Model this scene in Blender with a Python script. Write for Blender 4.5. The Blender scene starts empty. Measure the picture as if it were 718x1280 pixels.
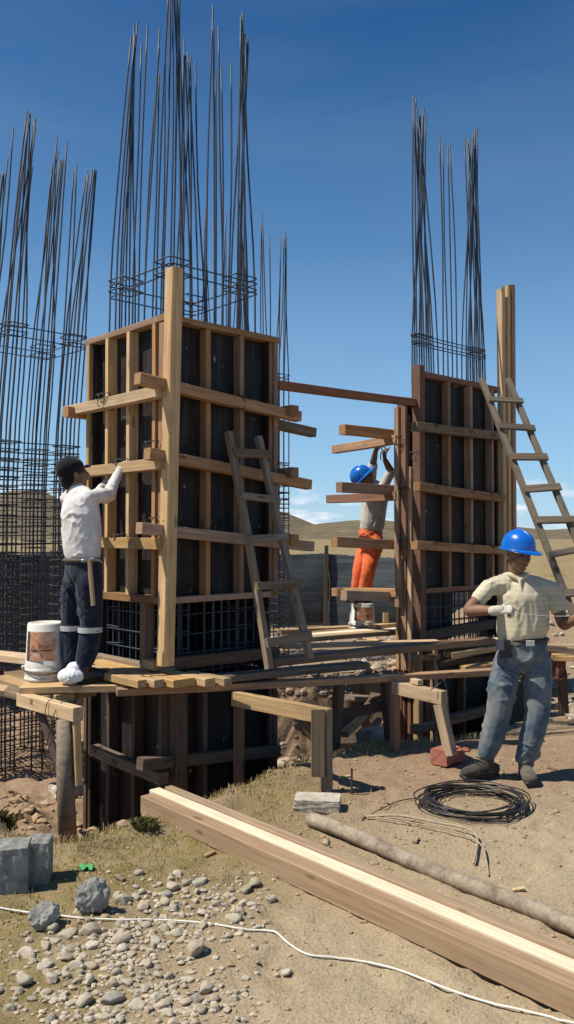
import bpy, math, random
import numpy as np
from mathutils import Vector, Matrix, noise
random.seed(7); np.random.seed(7)
S = bpy.context.scene
C = S.collection
R_ = math.radians

# ------------------------------------------------------------------ camera, sky, sun, exposure
CAMH, F, PITCH = 1.70, 1050.0, math.atan(28/1050.0)
cam = bpy.data.cameras.new('camera'); camo = bpy.data.objects.new('camera', cam); C.objects.link(camo)
cam.sensor_fit = 'VERTICAL'; cam.sensor_height = 36.0; cam.sensor_width = 36.0
cam.lens = F*36.0/1280.0; cam.clip_start = 0.05; cam.clip_end = 20000
camo.location = (0, 0, CAMH); camo.rotation_euler = (R_(90)+PITCH, 0, 0)
S.camera = camo
S.render.resolution_x, S.render.resolution_y = 574, 1024

SUN_EL = R_(56); SUN_AZ = math.atan2(-1.0, -0.2)          # azimuth of the sun from +Y towards +X
w = bpy.data.worlds.new('World'); S.world = w; w.use_nodes = True
nt = w.node_tree; nt.nodes.clear()
out = nt.nodes.new('ShaderNodeOutputWorld'); bg = nt.nodes.new('ShaderNodeBackground')
sky = nt.nodes.new('ShaderNodeTexSky'); sky.sky_type = 'NISHITA'; sky.sun_disc = False
sky.sun_elevation = SUN_EL; sky.sun_rotation = SUN_AZ; sky.altitude = 3900
sky.air_density = 1.55; sky.dust_density = 0.8; sky.ozone_density = 5.0
bg.inputs['Strength'].default_value = 0.082
# low bank of small cumulus all round the horizon
geo = nt.nodes.new('ShaderNodeTexCoord'); sep = nt.nodes.new('ShaderNodeSeparateXYZ')
nt.links.new(geo.outputs['Generated'], sep.inputs[0])
mapn = nt.nodes.new('ShaderNodeMapping'); mapn.inputs['Scale'].default_value = (9, 9, 34)
nt.links.new(geo.outputs['Generated'], mapn.inputs[0])
ns = nt.nodes.new('ShaderNodeTexNoise'); ns.inputs['Scale'].default_value = 1.3; ns.inputs['Detail'].default_value = 8
ns.inputs['Roughness'].default_value = 0.6
nt.links.new(mapn.outputs[0], ns.inputs['Vector'])
cr = nt.nodes.new('ShaderNodeValToRGB'); cr.color_ramp.elements[0].position = .49; cr.color_ramp.elements[1].position = .62
nt.links.new(ns.outputs['Fac'], cr.inputs[0])
el = nt.nodes.new('ShaderNodeValToRGB')
e = el.color_ramp.elements; e[0].position = 0.0; e[0].color = (1, 1, 1, 1); e[1].position = .068; e[1].color = (0, 0, 0, 1)
e2 = el.color_ramp.elements.new(.036); e2.color = (1, 1, 1, 1)
nt.links.new(sep.outputs['Z'], el.inputs[0])
mul = nt.nodes.new('ShaderNodeMath'); mul.operation = 'MULTIPLY'
nt.links.new(cr.outputs[0], mul.inputs[0]); nt.links.new(el.outputs[0], mul.inputs[1])
# thin wispy veil
map2 = nt.nodes.new('ShaderNodeMapping'); map2.inputs['Scale'].default_value = (1.6, 1.6, 7)
nt.links.new(geo.outputs['Generated'], map2.inputs[0])
ns2 = nt.nodes.new('ShaderNodeTexNoise'); ns2.inputs['Scale'].default_value = 1.4; ns2.inputs['Detail'].default_value = 6
nt.links.new(map2.outputs[0], ns2.inputs['Vector'])
cr2 = nt.nodes.new('ShaderNodeValToRGB'); cr2.color_ramp.elements[0].position = .42; cr2.color_ramp.elements[1].position = .9
cr2.color_ramp.elements[1].color = (.12, .12, .12, 1)
nt.links.new(ns2.outputs['Fac'], cr2.inputs[0])
mx0 = nt.nodes.new('ShaderNodeMixRGB'); mx0.inputs[2].default_value = (4.6, 5.2, 6.2, 1)
sat = nt.nodes.new('ShaderNodeHueSaturation'); sat.inputs['Saturation'].default_value = 1.25; sat.inputs['Value'].default_value = .95; nt.links.new(sky.outputs[0], sat.inputs['Color'])
nt.links.new(cr2.outputs[0], mx0.inputs[0]); nt.links.new(sat.outputs[0], mx0.inputs[1])
hz = nt.nodes.new('ShaderNodeValToRGB'); he = hz.color_ramp.elements
he[0].position = 0.0; he[0].color = (.62, .62, .62, 1); he[1].position = .52; he[1].color = (0, 0, 0, 1)
h2 = he.new(.16); h2.color = (.42, .42, .42, 1); h3 = he.new(.32); h3.color = (.16, .16, .16, 1)
nt.links.new(sep.outputs['Z'], hz.inputs[0])
mxh = nt.nodes.new('ShaderNodeMixRGB'); mxh.inputs[2].default_value = (4.0, 6.9, 10.0, 1)
nt.links.new(hz.outputs[0], mxh.inputs[0]); nt.links.new(mx0.outputs[0], mxh.inputs[1])
mx = nt.nodes.new('ShaderNodeMixRGB'); mx.inputs[2].default_value = (9.2, 9.6, 10.2, 1)
nt.links.new(mul.outputs[0], mx.inputs[0]); nt.links.new(mxh.outputs[0], mx.inputs[1])
nt.links.new(mx.outputs[0], bg.inputs[0]); nt.links.new(bg.outputs[0], out.inputs[0])

sl = bpy.data.lights.new('sun', 'SUN'); sl.energy = 4.8; sl.angle = R_(0.5); sl.color = (1, .93, .80)
so = bpy.data.objects.new('sun', sl); C.objects.link(so)
sd = Vector((math.sin(SUN_AZ)*math.cos(SUN_EL), math.cos(SUN_AZ)*math.cos(SUN_EL), math.sin(SUN_EL)))
so.rotation_euler = sd.to_track_quat('Z', 'Y').to_euler(); so.location = sd*40
S.view_settings.view_transform = 'Standard'; S.view_settings.look = 'None'
S.view_settings.exposure = 0.3; S.view_settings.gamma = 1.0; S.view_settings.use_curve_mapping = False

# ------------------------------------------------------------------ helpers
def ray(px, py):
    u = (px-359)/F; v = (640-py)/F; c, s = math.cos(PITCH), math.sin(PITCH)
    return Vector((u, c-v*s, s+v*c))
CAM = Vector((0, 0, CAMH))
def at(px, py, d):
    r = ray(px, py); return CAM+r*(d/r.y)
def onz(px, py, z=0.0):
    r = ray(px, py); return CAM+r*((z-CAMH)/r.z)
def onplane(px, py, P, N):
    r = ray(px, py); return CAM+r*((P-CAM).dot(N)/r.dot(N))

W = {}
def thing(name, label, cat, loc=(0, 0, 0), group=None):
    o = bpy.data.objects.new(name, None); C.objects.link(o); o.location = loc
    o.empty_display_size = .1
    W[o] = Matrix.Translation(Vector(loc))
    tag(o, label, cat, group); return o
def tag(o, label, cat, group=None):
    o['label'] = label; o['category'] = cat
    if group: o['group'] = group
    return o
def link(name, me, mat, M=None, parent=None, kind=None):
    o = bpy.data.objects.new(name, me); C.objects.link(o)
    M = M if M is not None else Matrix.Identity(4)
    if parent is not None:
        o.parent = parent; o.matrix_basis = W[parent].inverted() @ M
    else:
        o.matrix_basis = M
    W[o] = M
    if mat is not None and len(me.materials) == 0: me.materials.append(mat)
    if kind: o['kind'] = kind
    return o
def mesh(name, v, f, smooth=False):
    me = bpy.data.meshes.new(name); me.from_pydata([tuple(p) for p in v], [], f); me.update()
    if smooth: me.polygons.foreach_set('use_smooth', [True]*len(me.polygons))
    return me
def frame(A, B, up=Vector((0, 0, 1))):
    x = (B-A).normalized(); y = up.cross(x)
    if y.length < 1e-3: y = Vector((0, 1, 0)).cross(x)
    y.normalize(); z = x.cross(y)
    M = Matrix((x, y, z)).transposed().to_4x4(); M.translation = A
    return M
def bar(name, A, B, wd, ht, mat, parent=None, up=Vector((0, 0, 1)), ch=.004, warp=0.0, seg=None, top=False, rag=0.0):
    """a sawn timber from A to B: wd across, ht along 'up'; top=True: A,B lie on the top surface"""
    A, B = Vector(A), Vector(B); M = frame(A, B, up); L = (B-A).length
    if top: M = M @ Matrix.Translation((0, 0, -ht/2))
    n = seg or (2 if L < .8 else 5)
    v = []; f = []
    ph = random.random()*6; wy = random.uniform(-1, 1)*warp; wz = random.uniform(-1, 1)*warp; tw = random.uniform(-1, 1)*warp*2
    ch = min(ch, wd*.2, ht*.2)
    for i in range(n):
        t = i/(n-1); x = t*L; b = math.sin(math.pi*t)
        a, c = wd/2*(1+random.uniform(-.02, .02)), ht/2*(1+random.uniform(-.02, .02))
        ang = tw*(t-.5)
        if rag and i in (0, n-1): x += random.uniform(-rag, rag)
        for (yy, zz) in ((-a+ch, -c), (a-ch, -c), (a, -c+ch), (a, c-ch), (a-ch, c), (-a+ch, c), (-a, c-ch), (-a, -c+ch)):
            y2 = yy*math.cos(ang)-zz*math.sin(ang)+wy*b; z2 = yy*math.sin(ang)+zz*math.cos(ang)+wz*b
            v.append((x, y2, z2))
    for i in range(n-1):
        for k in range(8):
            a = i*8+k; b2 = i*8+(k+1) % 8
            f.append((a, b2, b2+8, a+8))
    f.append(tuple(range(7, -1, -1))); f.append(tuple(range((n-1)*8, n*8)))
    return link(name, mesh(name, v, f), mat, M, parent)
def tube_geo(pts, rad, n=6, closed=False):
    pts = [Vector(p) for p in pts]; v = []; f = []; m = len(pts)
    rads = rad if isinstance(rad, (list, tuple)) else [rad]*m
    t0 = (pts[1]-pts[0]).normalized()
    nrm = t0.orthogonal().normalized()
    for i in range(m):
        if closed: t = (pts[(i+1) % m]-pts[i-1])
        else: t = pts[min(i+1, m-1)]-pts[max(i-1, 0)]
        t.normalize()
        nrm = (nrm-t*nrm.dot(t)).normalized(); b = t.cross(nrm)
        for k in range(n):
            a = 2*math.pi*k/n
            v.append(pts[i]+(nrm*math.cos(a)+b*math.sin(a))*rads[i])
    for i in range(m if closed else m-1):
        j = (i+1) % m
        for k in range(n):
            f.append((i*n+k, i*n+(k+1) % n, j*n+(k+1) % n, j*n+k))
    if not closed:
        f.append(tuple(range(n-1, -1, -1))); f.append(tuple(range((m-1)*n, m*n)))
    return v, f
def tube(name, pts, rad, mat, parent=None, n=6, closed=False):
    o0 = Vector(pts[0]); v, f = tube_geo([Vector(p)-o0 for p in pts], rad, n, closed)
    return link(name, mesh(name, v, f, True), mat, Matrix.Translation(o0), parent)
def smoothpath(pts, k=6):
    pts = [Vector(p) for p in pts]; P = [pts[0]]+pts+[pts[-1]]; o = []
    for i in range(1, len(P)-2):
        for j in range(k):
            t = j/k; a, b, c, d = P[i-1], P[i], P[i+1], P[i+2]
            o.append(.5*((2*b)+(c-a)*t+(2*a-5*b+4*c-d)*t*t+(3*b-a-3*c+d)*t**3))
    o.append(pts[-1]); return o
def fbm(x, y, z=0.0, o=4):
    return noise.fractal(Vector((x, y, z)), .9, 2.1, o)

# ------------------------------------------------------------------ materials
def newmat(name):
    m = bpy.data.materials.new(name); m.use_nodes = True
    return m, m.node_tree, m.node_tree.nodes['Principled BSDF']
def N(t, typ, **k):
    n = t.nodes.new(typ)
    for a, b in k.items():
        if a.startswith('i_'): n.inputs[a[2:].replace('_', ' ')].default_value = b
        else: setattr(n, a, b)
    return n
def ramp(t, src, stops):
    r = t.nodes.new('ShaderNodeValToRGB'); el_ = r.color_ramp.elements
    el_[0].position, el_[0].color = stops[0][0], (*stops[0][1], 1)
    el_[1].position, el_[1].color = stops[-1][0], (*stops[-1][1], 1)
    for p, c in stops[1:-1]:
        x = el_.new(p); x.color = (*c, 1)
    t.links.new(src, r.inputs[0]); return r.outputs[0]
def mixc(t, fac, a, b, mode='MIX'):
    m = t.nodes.new('ShaderNodeMixRGB'); m.blend_type = mode
    for i, x in enumerate((fac, a, b)):
        if hasattr(x, 'links'): t.links.new(x, m.inputs[i])
        elif i == 0: m.inputs[0].default_value = x
        else: m.inputs[i].default_value = (*x, 1)
    return m.outputs[0]
def math_(t, op, a, b=None):
    m = t.nodes.new('ShaderNodeMath'); m.operation = op
    for i, x in enumerate((a, b)):
        if x is None: continue
        if hasattr(x, 'links'): t.links.new(x, m.inputs[i])
        else: m.inputs[i].default_value = x
    return m.outputs[0]
def bump(t, b, h, s, d=.01):
    n = t.nodes.new('ShaderNodeBump'); n.inputs['Strength'].default_value = s; n.inputs['Distance'].default_value = d
    t.links.new(h, n.inputs['Height']); t.links.new(n.outputs[0], b.inputs['Normal'])
def tnoise(t, vec, scale, detail=4, rough=.55, dist=0.0):
    n = t.nodes.new('ShaderNodeTexNoise'); n.inputs['Scale'].default_value = scale; n.inputs['Detail'].default_value = detail
    n.inputs['Roughness'].default_value = rough; n.inputs['Distortion'].default_value = dist
    if vec is not None: t.links.new(vec, n.inputs['Vector'])
    return n.outputs['Fac']
def wood(name, light, dark, dirt=(.10, .075, .055), dirtamt=.35, var=.5):
    m, t, b = newmat(name)
    tc = N(t, 'ShaderNodeTexCoord'); oi = N(t, 'ShaderNodeObjectInfo')
    off = N(t, 'ShaderNodeVectorMath', operation='SCALE'); comb = N(t, 'ShaderNodeCombineXYZ')
    for k in range(3): t.links.new(oi.outputs['Random'], comb.inputs[k])
    t.links.new(comb.outputs[0], off.inputs[0]); off.inputs['Scale'].default_value = 37.0
    add = N(t, 'ShaderNodeVectorMath', operation='ADD'); t.links.new(tc.outputs['Object'], add.inputs[0]); t.links.new(off.outputs[0], add.inputs[1])
    mp = N(t, 'ShaderNodeMapping'); mp.inputs['Scale'].default_value = (1.3, 26, 26); t.links.new(add.outputs[0], mp.inputs[0])
    g = tnoise(t, mp.outputs[0], 1.6, 6, .62, .35)
    mp2 = N(t, 'ShaderNodeMapping'); mp2.inputs['Scale'].default_value = (2.2, 5, 5); t.links.new(add.outputs[0], mp2.inputs[0])
    bl = tnoise(t, mp2.outputs[0], 1.5, 4, .6)
    mp3 = N(t, 'ShaderNodeMapping'); mp3.inputs['Scale'].default_value = (5, 90, 90); t.links.new(add.outputs[0], mp3.inputs[0])
    fine = tnoise(t, mp3.outputs[0], 1.5, 3, .6)
    col = ramp(t, g, [(.32, dark), (.52, tuple((a+c)/2 for a, c in zip(light, dark))), (.66, light)])
    col = mixc(t, math_(t, 'MULTIPLY', fine, .35), col, tuple(c*.55 for c in dark))
    dm = ramp(t, bl, [(.48, (0, 0, 0)), (.72, (1, 1, 1))])
    col = mixc(t, math_(t, 'MULTIPLY', dm, dirtamt), col, dirt)
    # knots
    vo = N(t, 'ShaderNodeTexVoronoi'); mp4 = N(t, 'ShaderNodeMapping'); mp4.inputs['Scale'].default_value = (2.3, 8, 8)
    t.links.new(add.outputs[0], mp4.inputs[0]); t.links.new(mp4.outputs[0], vo.inputs['Vector']); vo.inputs['Scale'].default_value = 1.0
    kn = ramp(t, vo.outputs['Distance'], [(.07, (1, 1, 1)), (.14, (0, 0, 0))])
    col = mixc(t, math_(t, 'MULTIPLY', kn, .7), col, tuple(c*.3 for c in dark))
    # end grain darker and yellower
    sp = N(t, 'ShaderNodeSeparateXYZ'); t.links.new(tc.outputs['Normal'], sp.inputs[0])
    en = math_(t, 'GREATER_THAN', math_(t, 'ABSOLUTE', sp.outputs[0]), .7)
    rings = tnoise(t, add.outputs[0], 70, 2, .5, 1.5)
    ec = ramp(t, rings, [(.35, tuple(c*.6 for c in dark)), (.65, tuple(c*.85 for c in light))])
    col = mixc(t, math_(t, 'MULTIPLY', en, .8), col, ec)
    hsv = N(t, 'ShaderNodeHueSaturation')
    r = oi.outputs['Random']
    t.links.new(math_(t, 'ADD', math_(t, 'MULTIPLY', r, var), 1-var*.55), hsv.inputs['Value'])
    rr = math_(t, 'FRACT', math_(t, 'MULTIPLY', r, 17.3))
    t.links.new(math_(t, 'ADD', math_(t, 'MULTIPLY', rr, .35), .82), hsv.inputs['Saturation'])
    t.links.new(col, hsv.inputs['Color']); t.links.new(hsv.outputs[0], b.inputs['Base Color'])
    b.inputs['Roughness'].default_value = .82; b.inputs['Specular IOR Level'].default_value = .25
    bump(t, b, math_(t, 'ADD', g, math_(t, 'MULTIPLY', fine, .6)), .35, .004)
    return m
pine = wood('pine_timber', (.68, .48, .265), (.45, .285, .14), dirtamt=.25)
formw = wood('form_timber', (.49, .30, .17), (.28, .155, .085), dirtamt=.34)
redw = wood('reddish_timber', (.30, .155, .095), (.17, .08, .05), dirtamt=.3)
greyw = wood('weathered_timber', (.33, .25, .165), (.17, .12, .08), dirtamt=.45)
freshw = wood('fresh_timber', (.88, .75, .53), (.72, .55, .34), dirtamt=.2, var=.12)
agedw = wood('aged_timber', (.43, .30, .19), (.28, .185, .115), dirtamt=.5, dirt=(.33, .265, .18), var=.1)
ladw = wood('ladder_timber', (.21, .17, .125), (.11, .085, .06), dirtamt=.3)
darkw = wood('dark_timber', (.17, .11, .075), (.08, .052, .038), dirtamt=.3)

def simple(name, col, rough=.7, metal=0.0, nscale=0, var=.25, bstr=0.0, spec=None, bscale=None, coord='Object', dirt=None, dirtamt=.5):
    m, t, b = newmat(name)
    b.inputs['Roughness'].default_value = rough; b.inputs['Metallic'].default_value = metal
    if spec is not None: b.inputs['Specular IOR Level'].default_value = spec
    if nscale:
        tc = N(t, 'ShaderNodeTexCoord'); n1 = tnoise(t, tc.outputs[coord], nscale, 5, .6)
        c = ramp(t, n1, [(.3, tuple(x*(1-var) for x in col)), (.7, tuple(min(1, x*(1+var)) for x in col))])
        if dirt:
            n3 = tnoise(t, tc.outputs[coord], nscale*.35, 6, .7)
            c = mixc(t, math_(t, 'MULTIPLY', ramp(t, n3, [(.45, (0, 0, 0)), (.68, (1, 1, 1))]), dirtamt), c, dirt)
        t.links.new(c, b.inputs['Base Color'])
        if bstr:
            bump(t, b, tnoise(t, tc.outputs[coord], bscale or nscale*3, 5, .6), bstr, .01)
    else:
        b.inputs['Base Color'].default_value = (*col, 1)
    return m
def ply_mat():
    m, t, b = newmat('film_plywood'); tc = N(t, 'ShaderNodeTexCoord'); oi = N(t, 'ShaderNodeObjectInfo'); O = N(t, 'ShaderNodeVectorMath', operation='ADD')
    t.links.new(tc.outputs['Object'], O.inputs[0]); cb = N(t, 'ShaderNodeCombineXYZ')
    for k in range(3): t.links.new(math_(t, 'MULTIPLY', oi.outputs['Random'], 31.0), cb.inputs[k])
    t.links.new(cb.outputs[0], O.inputs[1]); V = O.outputs[0]
    c = ramp(t, tnoise(t, V, 5, 5, .6), [(.3, (.010, .009, .009)), (.7, (.024, .020, .019))])
    mp = N(t, 'ShaderNodeMapping'); mp.inputs['Scale'].default_value = (14, 14, 1.6); t.links.new(V, mp.inputs[0])
    c = mixc(t, math_(t, 'MULTIPLY', ramp(t, tnoise(t, mp.outputs[0], 1.5, 5, .65), [(.5, (0, 0, 0)), (.72, (1, 1, 1))]), .5), c, (.085, .073, .062))
    c = mixc(t, ramp(t, tnoise(t, V, 17, 3, .5), [(.70, (0, 0, 0)), (.74, (1, 1, 1))]), c, (.22, .20, .175))
    t.links.new(c, b.inputs['Base Color']); b.inputs['Roughness'].default_value = .6; b.inputs['Specular IOR Level'].default_value = .25
    return m
ply = ply_mat()
steel = simple('rebar_steel', (.055, .068, .09), .5, .35, 30, .35, .1, dirt=(.09, .062, .05), dirtamt=.3)
oldsteel = simple('rusty_rebar', (.062, .066, .075), .6, .3, 30, .4, .12, dirt=(.12, .075, .05), dirtamt=.4)
wirem = simple('tie_wire', (.05, .045, .042), .5, .6)
coilm = simple('black_wire', (.055, .052, .05), .45, .5, 14, .3)
concrete = simple('concrete', (.46, .42, .34), .9, 0, 14, .35, .5, .2, dirt=(.18, .14, .10))
bluecon = simple('blue_grey_concrete', (.235, .235, .22), .95, 0, 14, .5, 1.0, .15, 30, dirt=(.36, .33, .27), dirtamt=.75)
stonem = simple('river_stone', (.46, .395, .30), .85, 0, 9, .3, .25, .25, 40, dirt=(.30, .24, .165), dirtamt=.5)
def stone_mat():
    m, t, b = newmat('pebble_stone'); oi = N(t, 'ShaderNodeObjectInfo'); tc = N(t, 'ShaderNodeTexCoord')
    c = ramp(t, oi.outputs['Random'], [(0, (.42, .36, .27)), (.2, (.60, .53, .40)), (.4, (.52, .44, .33)), (.6, (.68, .61, .48)), (.8, (.40, .37, .32)), (.9, (.62, .50, .38)), (1, (.72, .65, .52))])
    n1 = tnoise(t, tc.outputs['Object'], 2.2, 6, .65)
    c = mixc(t, .55, c, ramp(t, n1, [(.3, (.5, .47, .4)), (.7, (1, 1, 1))]), 'MULTIPLY')
    sp = N(t, 'ShaderNodeSeparateXYZ'); t.links.new(tc.outputs['Object'], sp.inputs[0])
    dust = ramp(t, math_(t, 'ADD', sp.outputs[2], math_(t, 'MULTIPLY', n1, .8)), [(-.0, (1, 1, 1)), (.5, (0, 0, 0))])
    c = mixc(t, math_(t, 'MULTIPLY', dust, .8), c, (.40, .315, .205))
    t.links.new(c, b.inputs['Base Color']); b.inputs['Roughness'].default_value = .88; b.inputs['Specular IOR Level'].default_value = .2
    bump(t, b, tnoise(t, tc.outputs['Object'], 7, 6, .65), .5, .05)
    return m
pebm = stone_mat()
brickm = simple('red_brick', (.36, .125, .085), .9, 0, 25, .3, .4, .2, dirt=(.30, .2, .14))
rodm = simple('dusty_rod', (.36, .285, .195), .85, .05, 30, .3)
whitep = simple('white_plastic', (.66, .63, .56), .5, 0, 9, .18, .03, .35, dirt=(.33, .28, .21), dirtamt=.8)
hosem = simple('white_cable_sheath', (.66, .63, .55), .5, 0, 20, .1)
bluehat = simple('blue_plastic_shell', (.005, .125, .52), .28, 0, 5, .08, 0, .5)
def cloth(name, col, dusty=None, amt=.4, stripes=None):
    m, t, b = newmat(name); tc = N(t, 'ShaderNodeTexCoord')
    n1 = tnoise(t, tc.outputs['Object'], 9, 5, .65)
    c = ramp(t, n1, [(.3, tuple(x*.8 for x in col)), (.7, tuple(min(1, x*1.12) for x in col))])
    if stripes:
        wv = N(t, 'ShaderNodeTexWave', bands_direction='Z'); wv.inputs['Scale'].default_value = 9; wv.inputs['Distortion'].default_value = .4
        t.links.new(tc.outputs['Object'], wv.inputs['Vector'])
        c = mixc(t, math_(t, 'MULTIPLY', ramp(t, wv.outputs['Fac'], [(.62, (0, 0, 0)), (.78, (1, 1, 1))]), .5), c, stripes)
    if dusty:
        n2 = tnoise(t, tc.outputs['Object'], 4.2, 6, .7)
        c = mixc(t, math_(t, 'MULTIPLY', ramp(t, n2, [(.42, (0, 0, 0)), (.68, (1, 1, 1))]), amt), c, dusty)
    t.links.new(c, b.inputs['Base Color']); b.inputs['Roughness'].default_value = .95; b.inputs['Specular IOR Level'].default_value = .1
    b.inputs['Sheen Weight'].default_value = .15
    bump(t, b, tnoise(t, tc.outputs['Object'], 260, 2), .25, .002)
    return m
shirtA = cloth('cream_knit', (.58, .52, .37), (.45, .38, .26), .3, stripes=(.46, .41, .29))
jeans = cloth('blue_denim', (.07, .11, .15), (.25, .23, .19), .85)
shirtB = cloth('white_cotton', (.66, .65, .63), (.5, .46, .4), .3)
pantsB = cloth('navy_drill', (.012, .018, .038), (.06, .06, .065), .5)
shirtC = cloth('grey_cotton', (.56, .55, .50), (.3, .27, .22), .4)
pantsC = cloth('orange_drill', (.80, .16, .055), (.62, .25, .14), .4)
glovem = cloth('white_glove', (.56, .52, .43), (.42, .36, .28), .5)
blackc = cloth('black_knit', (.012, .012, .015))
skin = simple('brown_skin', (.20, .105, .064), .55, 0, 14, .18, .05, .35)
bootm = cloth('dusty_leather', (.055, .047, .038), (.20, .17, .13), .7)
beltm = simple('black_leather', (.018, .016, .015), .5)
lipm = simple('lips', (.20, .075, .06), .5); teethm = simple('teeth', (.7, .66, .58), .3); eyem = simple('dark_eye', (.03, .02, .015), .2)
bagm = simple('white_plastic_bag', (.82, .82, .82), .35, 0, 10, .08)
reflm = simple('silver_tape', (.5, .5, .49), .35, .2)
netm = None
def net_mat():
    m, t, b = newmat('shade_net'); tc = N(t, 'ShaderNodeTexCoord')
    mp = N(t, 'ShaderNodeMapping'); mp.inputs['Scale'].default_value = (.5, .5, 7); t.links.new(tc.outputs['Object'], mp.inputs[0])
    n1 = tnoise(t, mp.outputs[0], 2.2, 5, .6)
    c = ramp(t, n1, [(.35, (.022, .030, .038)), (.7, (.07, .086, .098))])
    t.links.new(c, b.inputs['Base Color']); b.inputs['Roughness'].default_value = .75
    return m
netm = net_mat()
shadednet = simple('shade_painted_net', (.014, .017, .018), .85, 0, 3, .5)  # net colour darkened to stand for shade on the left screen

# ------------------------------------------------------------------ the setting: ground with its trench, hills
PIT = [(-7, 5.0), (-2.2, 4.95), (-1.55, 4.75), (-1.22, 4.72), (-.93, 5.05), (-.5, 5.5), (-.06, 6.1), (.30, 6.55), (.62, 6.75), (.95, 6.95), (1.45, 7.0), (1.85, 7.35), (2.5, 8.0),
       (2.9, 9.2), (2.6, 10.1), (1.0, 9.9), (.2, 9.75), (-1.0, 10.2), (-1.4, 11.6), (-4, 12.0), (-7, 12.0)]
PITZ = -.78
def pit_sd(x, y):
    """signed distance to the trench outline, positive inside (numpy)"""
    x = np.asarray(x, float); y = np.asarray(y, float); d = np.full(x.shape, 1e9); ins = np.zeros(x.shape, bool)
    n = len(PIT)
    for i in range(n):
        ax, ay = PIT[i]; bx, by = PIT[(i+1) % n]; ex, ey = bx-ax, by-ay
        t = np.clip(((x-ax)*ex+(y-ay)*ey)/(ex*ex+ey*ey), 0, 1)
        d = np.minimum(d, np.hypot(x-ax-t*ex, y-ay-t*ey))
        c = ((ay > y) != (by > y)) & (x < (bx-ax)*(y-ay)/(by-ay+1e-12)+ax)
        ins ^= c
    return np.where(ins, d, -d)
def vnoise(x, y, s, seed=0):
    """cheap vectorised value noise"""
    x = x*s+seed*17.13; y = y*s+seed*9.71; xi = np.floor(x).astype(np.int64); yi = np.floor(y).astype(np.int64); fx = x-xi; fy = y-yi
    fx = fx*fx*(3-2*fx); fy = fy*fy*(3-2*fy)
    def h(a, b):
        q = (a*374761393+b*668265263+seed*1442695041) & 0x7fffffff
        q = ((q ^ (q >> 13))*1274126177) & 0x7fffffff
        return ((q ^ (q >> 16)) & 0xffff)/65535.0
    return (h(xi, yi)*(1-fx)+h(xi+1, yi)*fx)*(1-fy)+(h(xi, yi+1)*(1-fx)+h(xi+1, yi+1)*fx)*fy-.5
FEET = []
_rf = random.Random(77)
for _ in range(46):
    _d = _rf.uniform(2.8, 6.0); FEET.append((_rf.uniform(-.05, .40)*_d, _d, _rf.uniform(0, 6.3), _rf.uniform(.008, .018)))
def gz(x, y):
    x = np.asarray(x, float); y = np.asarray(y, float)
    jit = .16*vnoise(x, y, 2.6, 3)+.08*vnoise(x, y, 7, 4)
    sd_ = pit_sd(x, y)+jit
    farw = np.clip((y-8.6)/.8, 0, 1)*np.clip((sd_+.25)/.3, 0, 1)*np.clip((1.3-sd_)/.5, 0, 1)
    t = np.clip(sd_/.42, 0, 1); t = t*t*(3-2*t)
    z = PITZ*t+t*(.16*vnoise(x, y, 1.9, 41)+.10*vnoise(x, y, 5, 42)+.05*vnoise(x, y, 11, 43))
    z = z+.05*vnoise(x, y, .5, 1)*np.clip((np.hypot(x, y)-3)/6, 0, 1)
    z = z+.018*vnoise(x, y, 2.2, 5)+.014*vnoise(x, y, 6, 6)+.011*vnoise(x, y, 13, 7)+.007*vnoise(x, y, 26, 8)
    z = z+farw*(.26*vnoise(x, y, 3.1, 9)+.16*vnoise(x, y, 8, 10)+.06*vnoise(x, y, 18, 15))
    # spoil along the near lip, low mound on the left, heaps beyond
    lip = np.exp(-((sd_+.16)/.14)**2)*np.clip((7.4-y)/.5, 0, 1)
    z = z+lip*(.035+.05*vnoise(x, y, 4, 11))
    def heap(cx, cy, rx, ry, h, s):
        return h*np.exp(-((x-cx)/rx)**2-((y-cy)/ry)**2)*(1+.7*vnoise(x, y, s, 12))
    z = z+heap(-1.95, 5.05, .28, .35, .55, 5)
    z = z+heap(3.9, 13.0, 1.6, 1.0, .75, 1.6)+heap(7.2, 15, 2.5, 1.2, 1.0, 1.4)+heap(5.4, 11.5, 1.0, .6, .35, 3)
    z = z+heap(-8, 26, 7, 4, 1.3, .5)+heap(12, 30, 6, 3, 1.2, .6)
    z = z+heap(.4, 10.6, .9, .35, .12, 4)
    near = (y < 7) & (y > 2)
    if near.any():
        for fx, fy, fa, fd in FEET:
            c_, s_2 = math.cos(fa), math.sin(fa); u = (x-fx)*c_+(y-fy)*s_2; v_ = -(x-fx)*s_2+(y-fy)*c_
            q2 = (u/.13)**2+(v_/.048)**2
            z = z-fd*np.exp(-q2**2)+fd*.45*np.exp(-((q2-1.5)/.6)**2)
        rut = np.clip((x-.1)/.5, 0, 1)*np.clip((4.0-y)/.6, 0, 1)
        z = z+rut*.010*np.sin((x*.75+y*.66)*34+3*vnoise(x, y, 3, 31))*np.clip(vnoise(x, y, 1.6, 32)*3+.4, 0, 1)
    return z
def axis(lo, hi, st, far, g=1.16):
    a = list(np.arange(lo, hi+1e-6, st)); s = st
    b = hi
    while b < far: s *= g; b += s; a.append(b)
    s = st; b = lo; pre = []
    while b > -far: s *= g; b -= s; pre.append(b)
    return np.array(pre[::-1]+a)
xs = axis(-2.6, 3.4, .028, 6000); ys0 = list(np.arange(-40, 2.2, 2.0))+list(np.arange(2.2, 10.8, .028)); s_ = .028; b_ = ys0[-1]
while b_ < 7000: s_ *= 1.12; b_ += s_; ys0.append(b_)
ys = np.array(ys0)
X, Y = np.meshgrid(xs, ys); Z = gz(X, Y)
nx, ny = len(xs), len(ys)
me = bpy.data.meshes.new('ground'); co = np.stack([X.ravel(), Y.ravel(), Z.ravel()], 1)
idx = np.arange(nx*ny).reshape(ny, nx)
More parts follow.
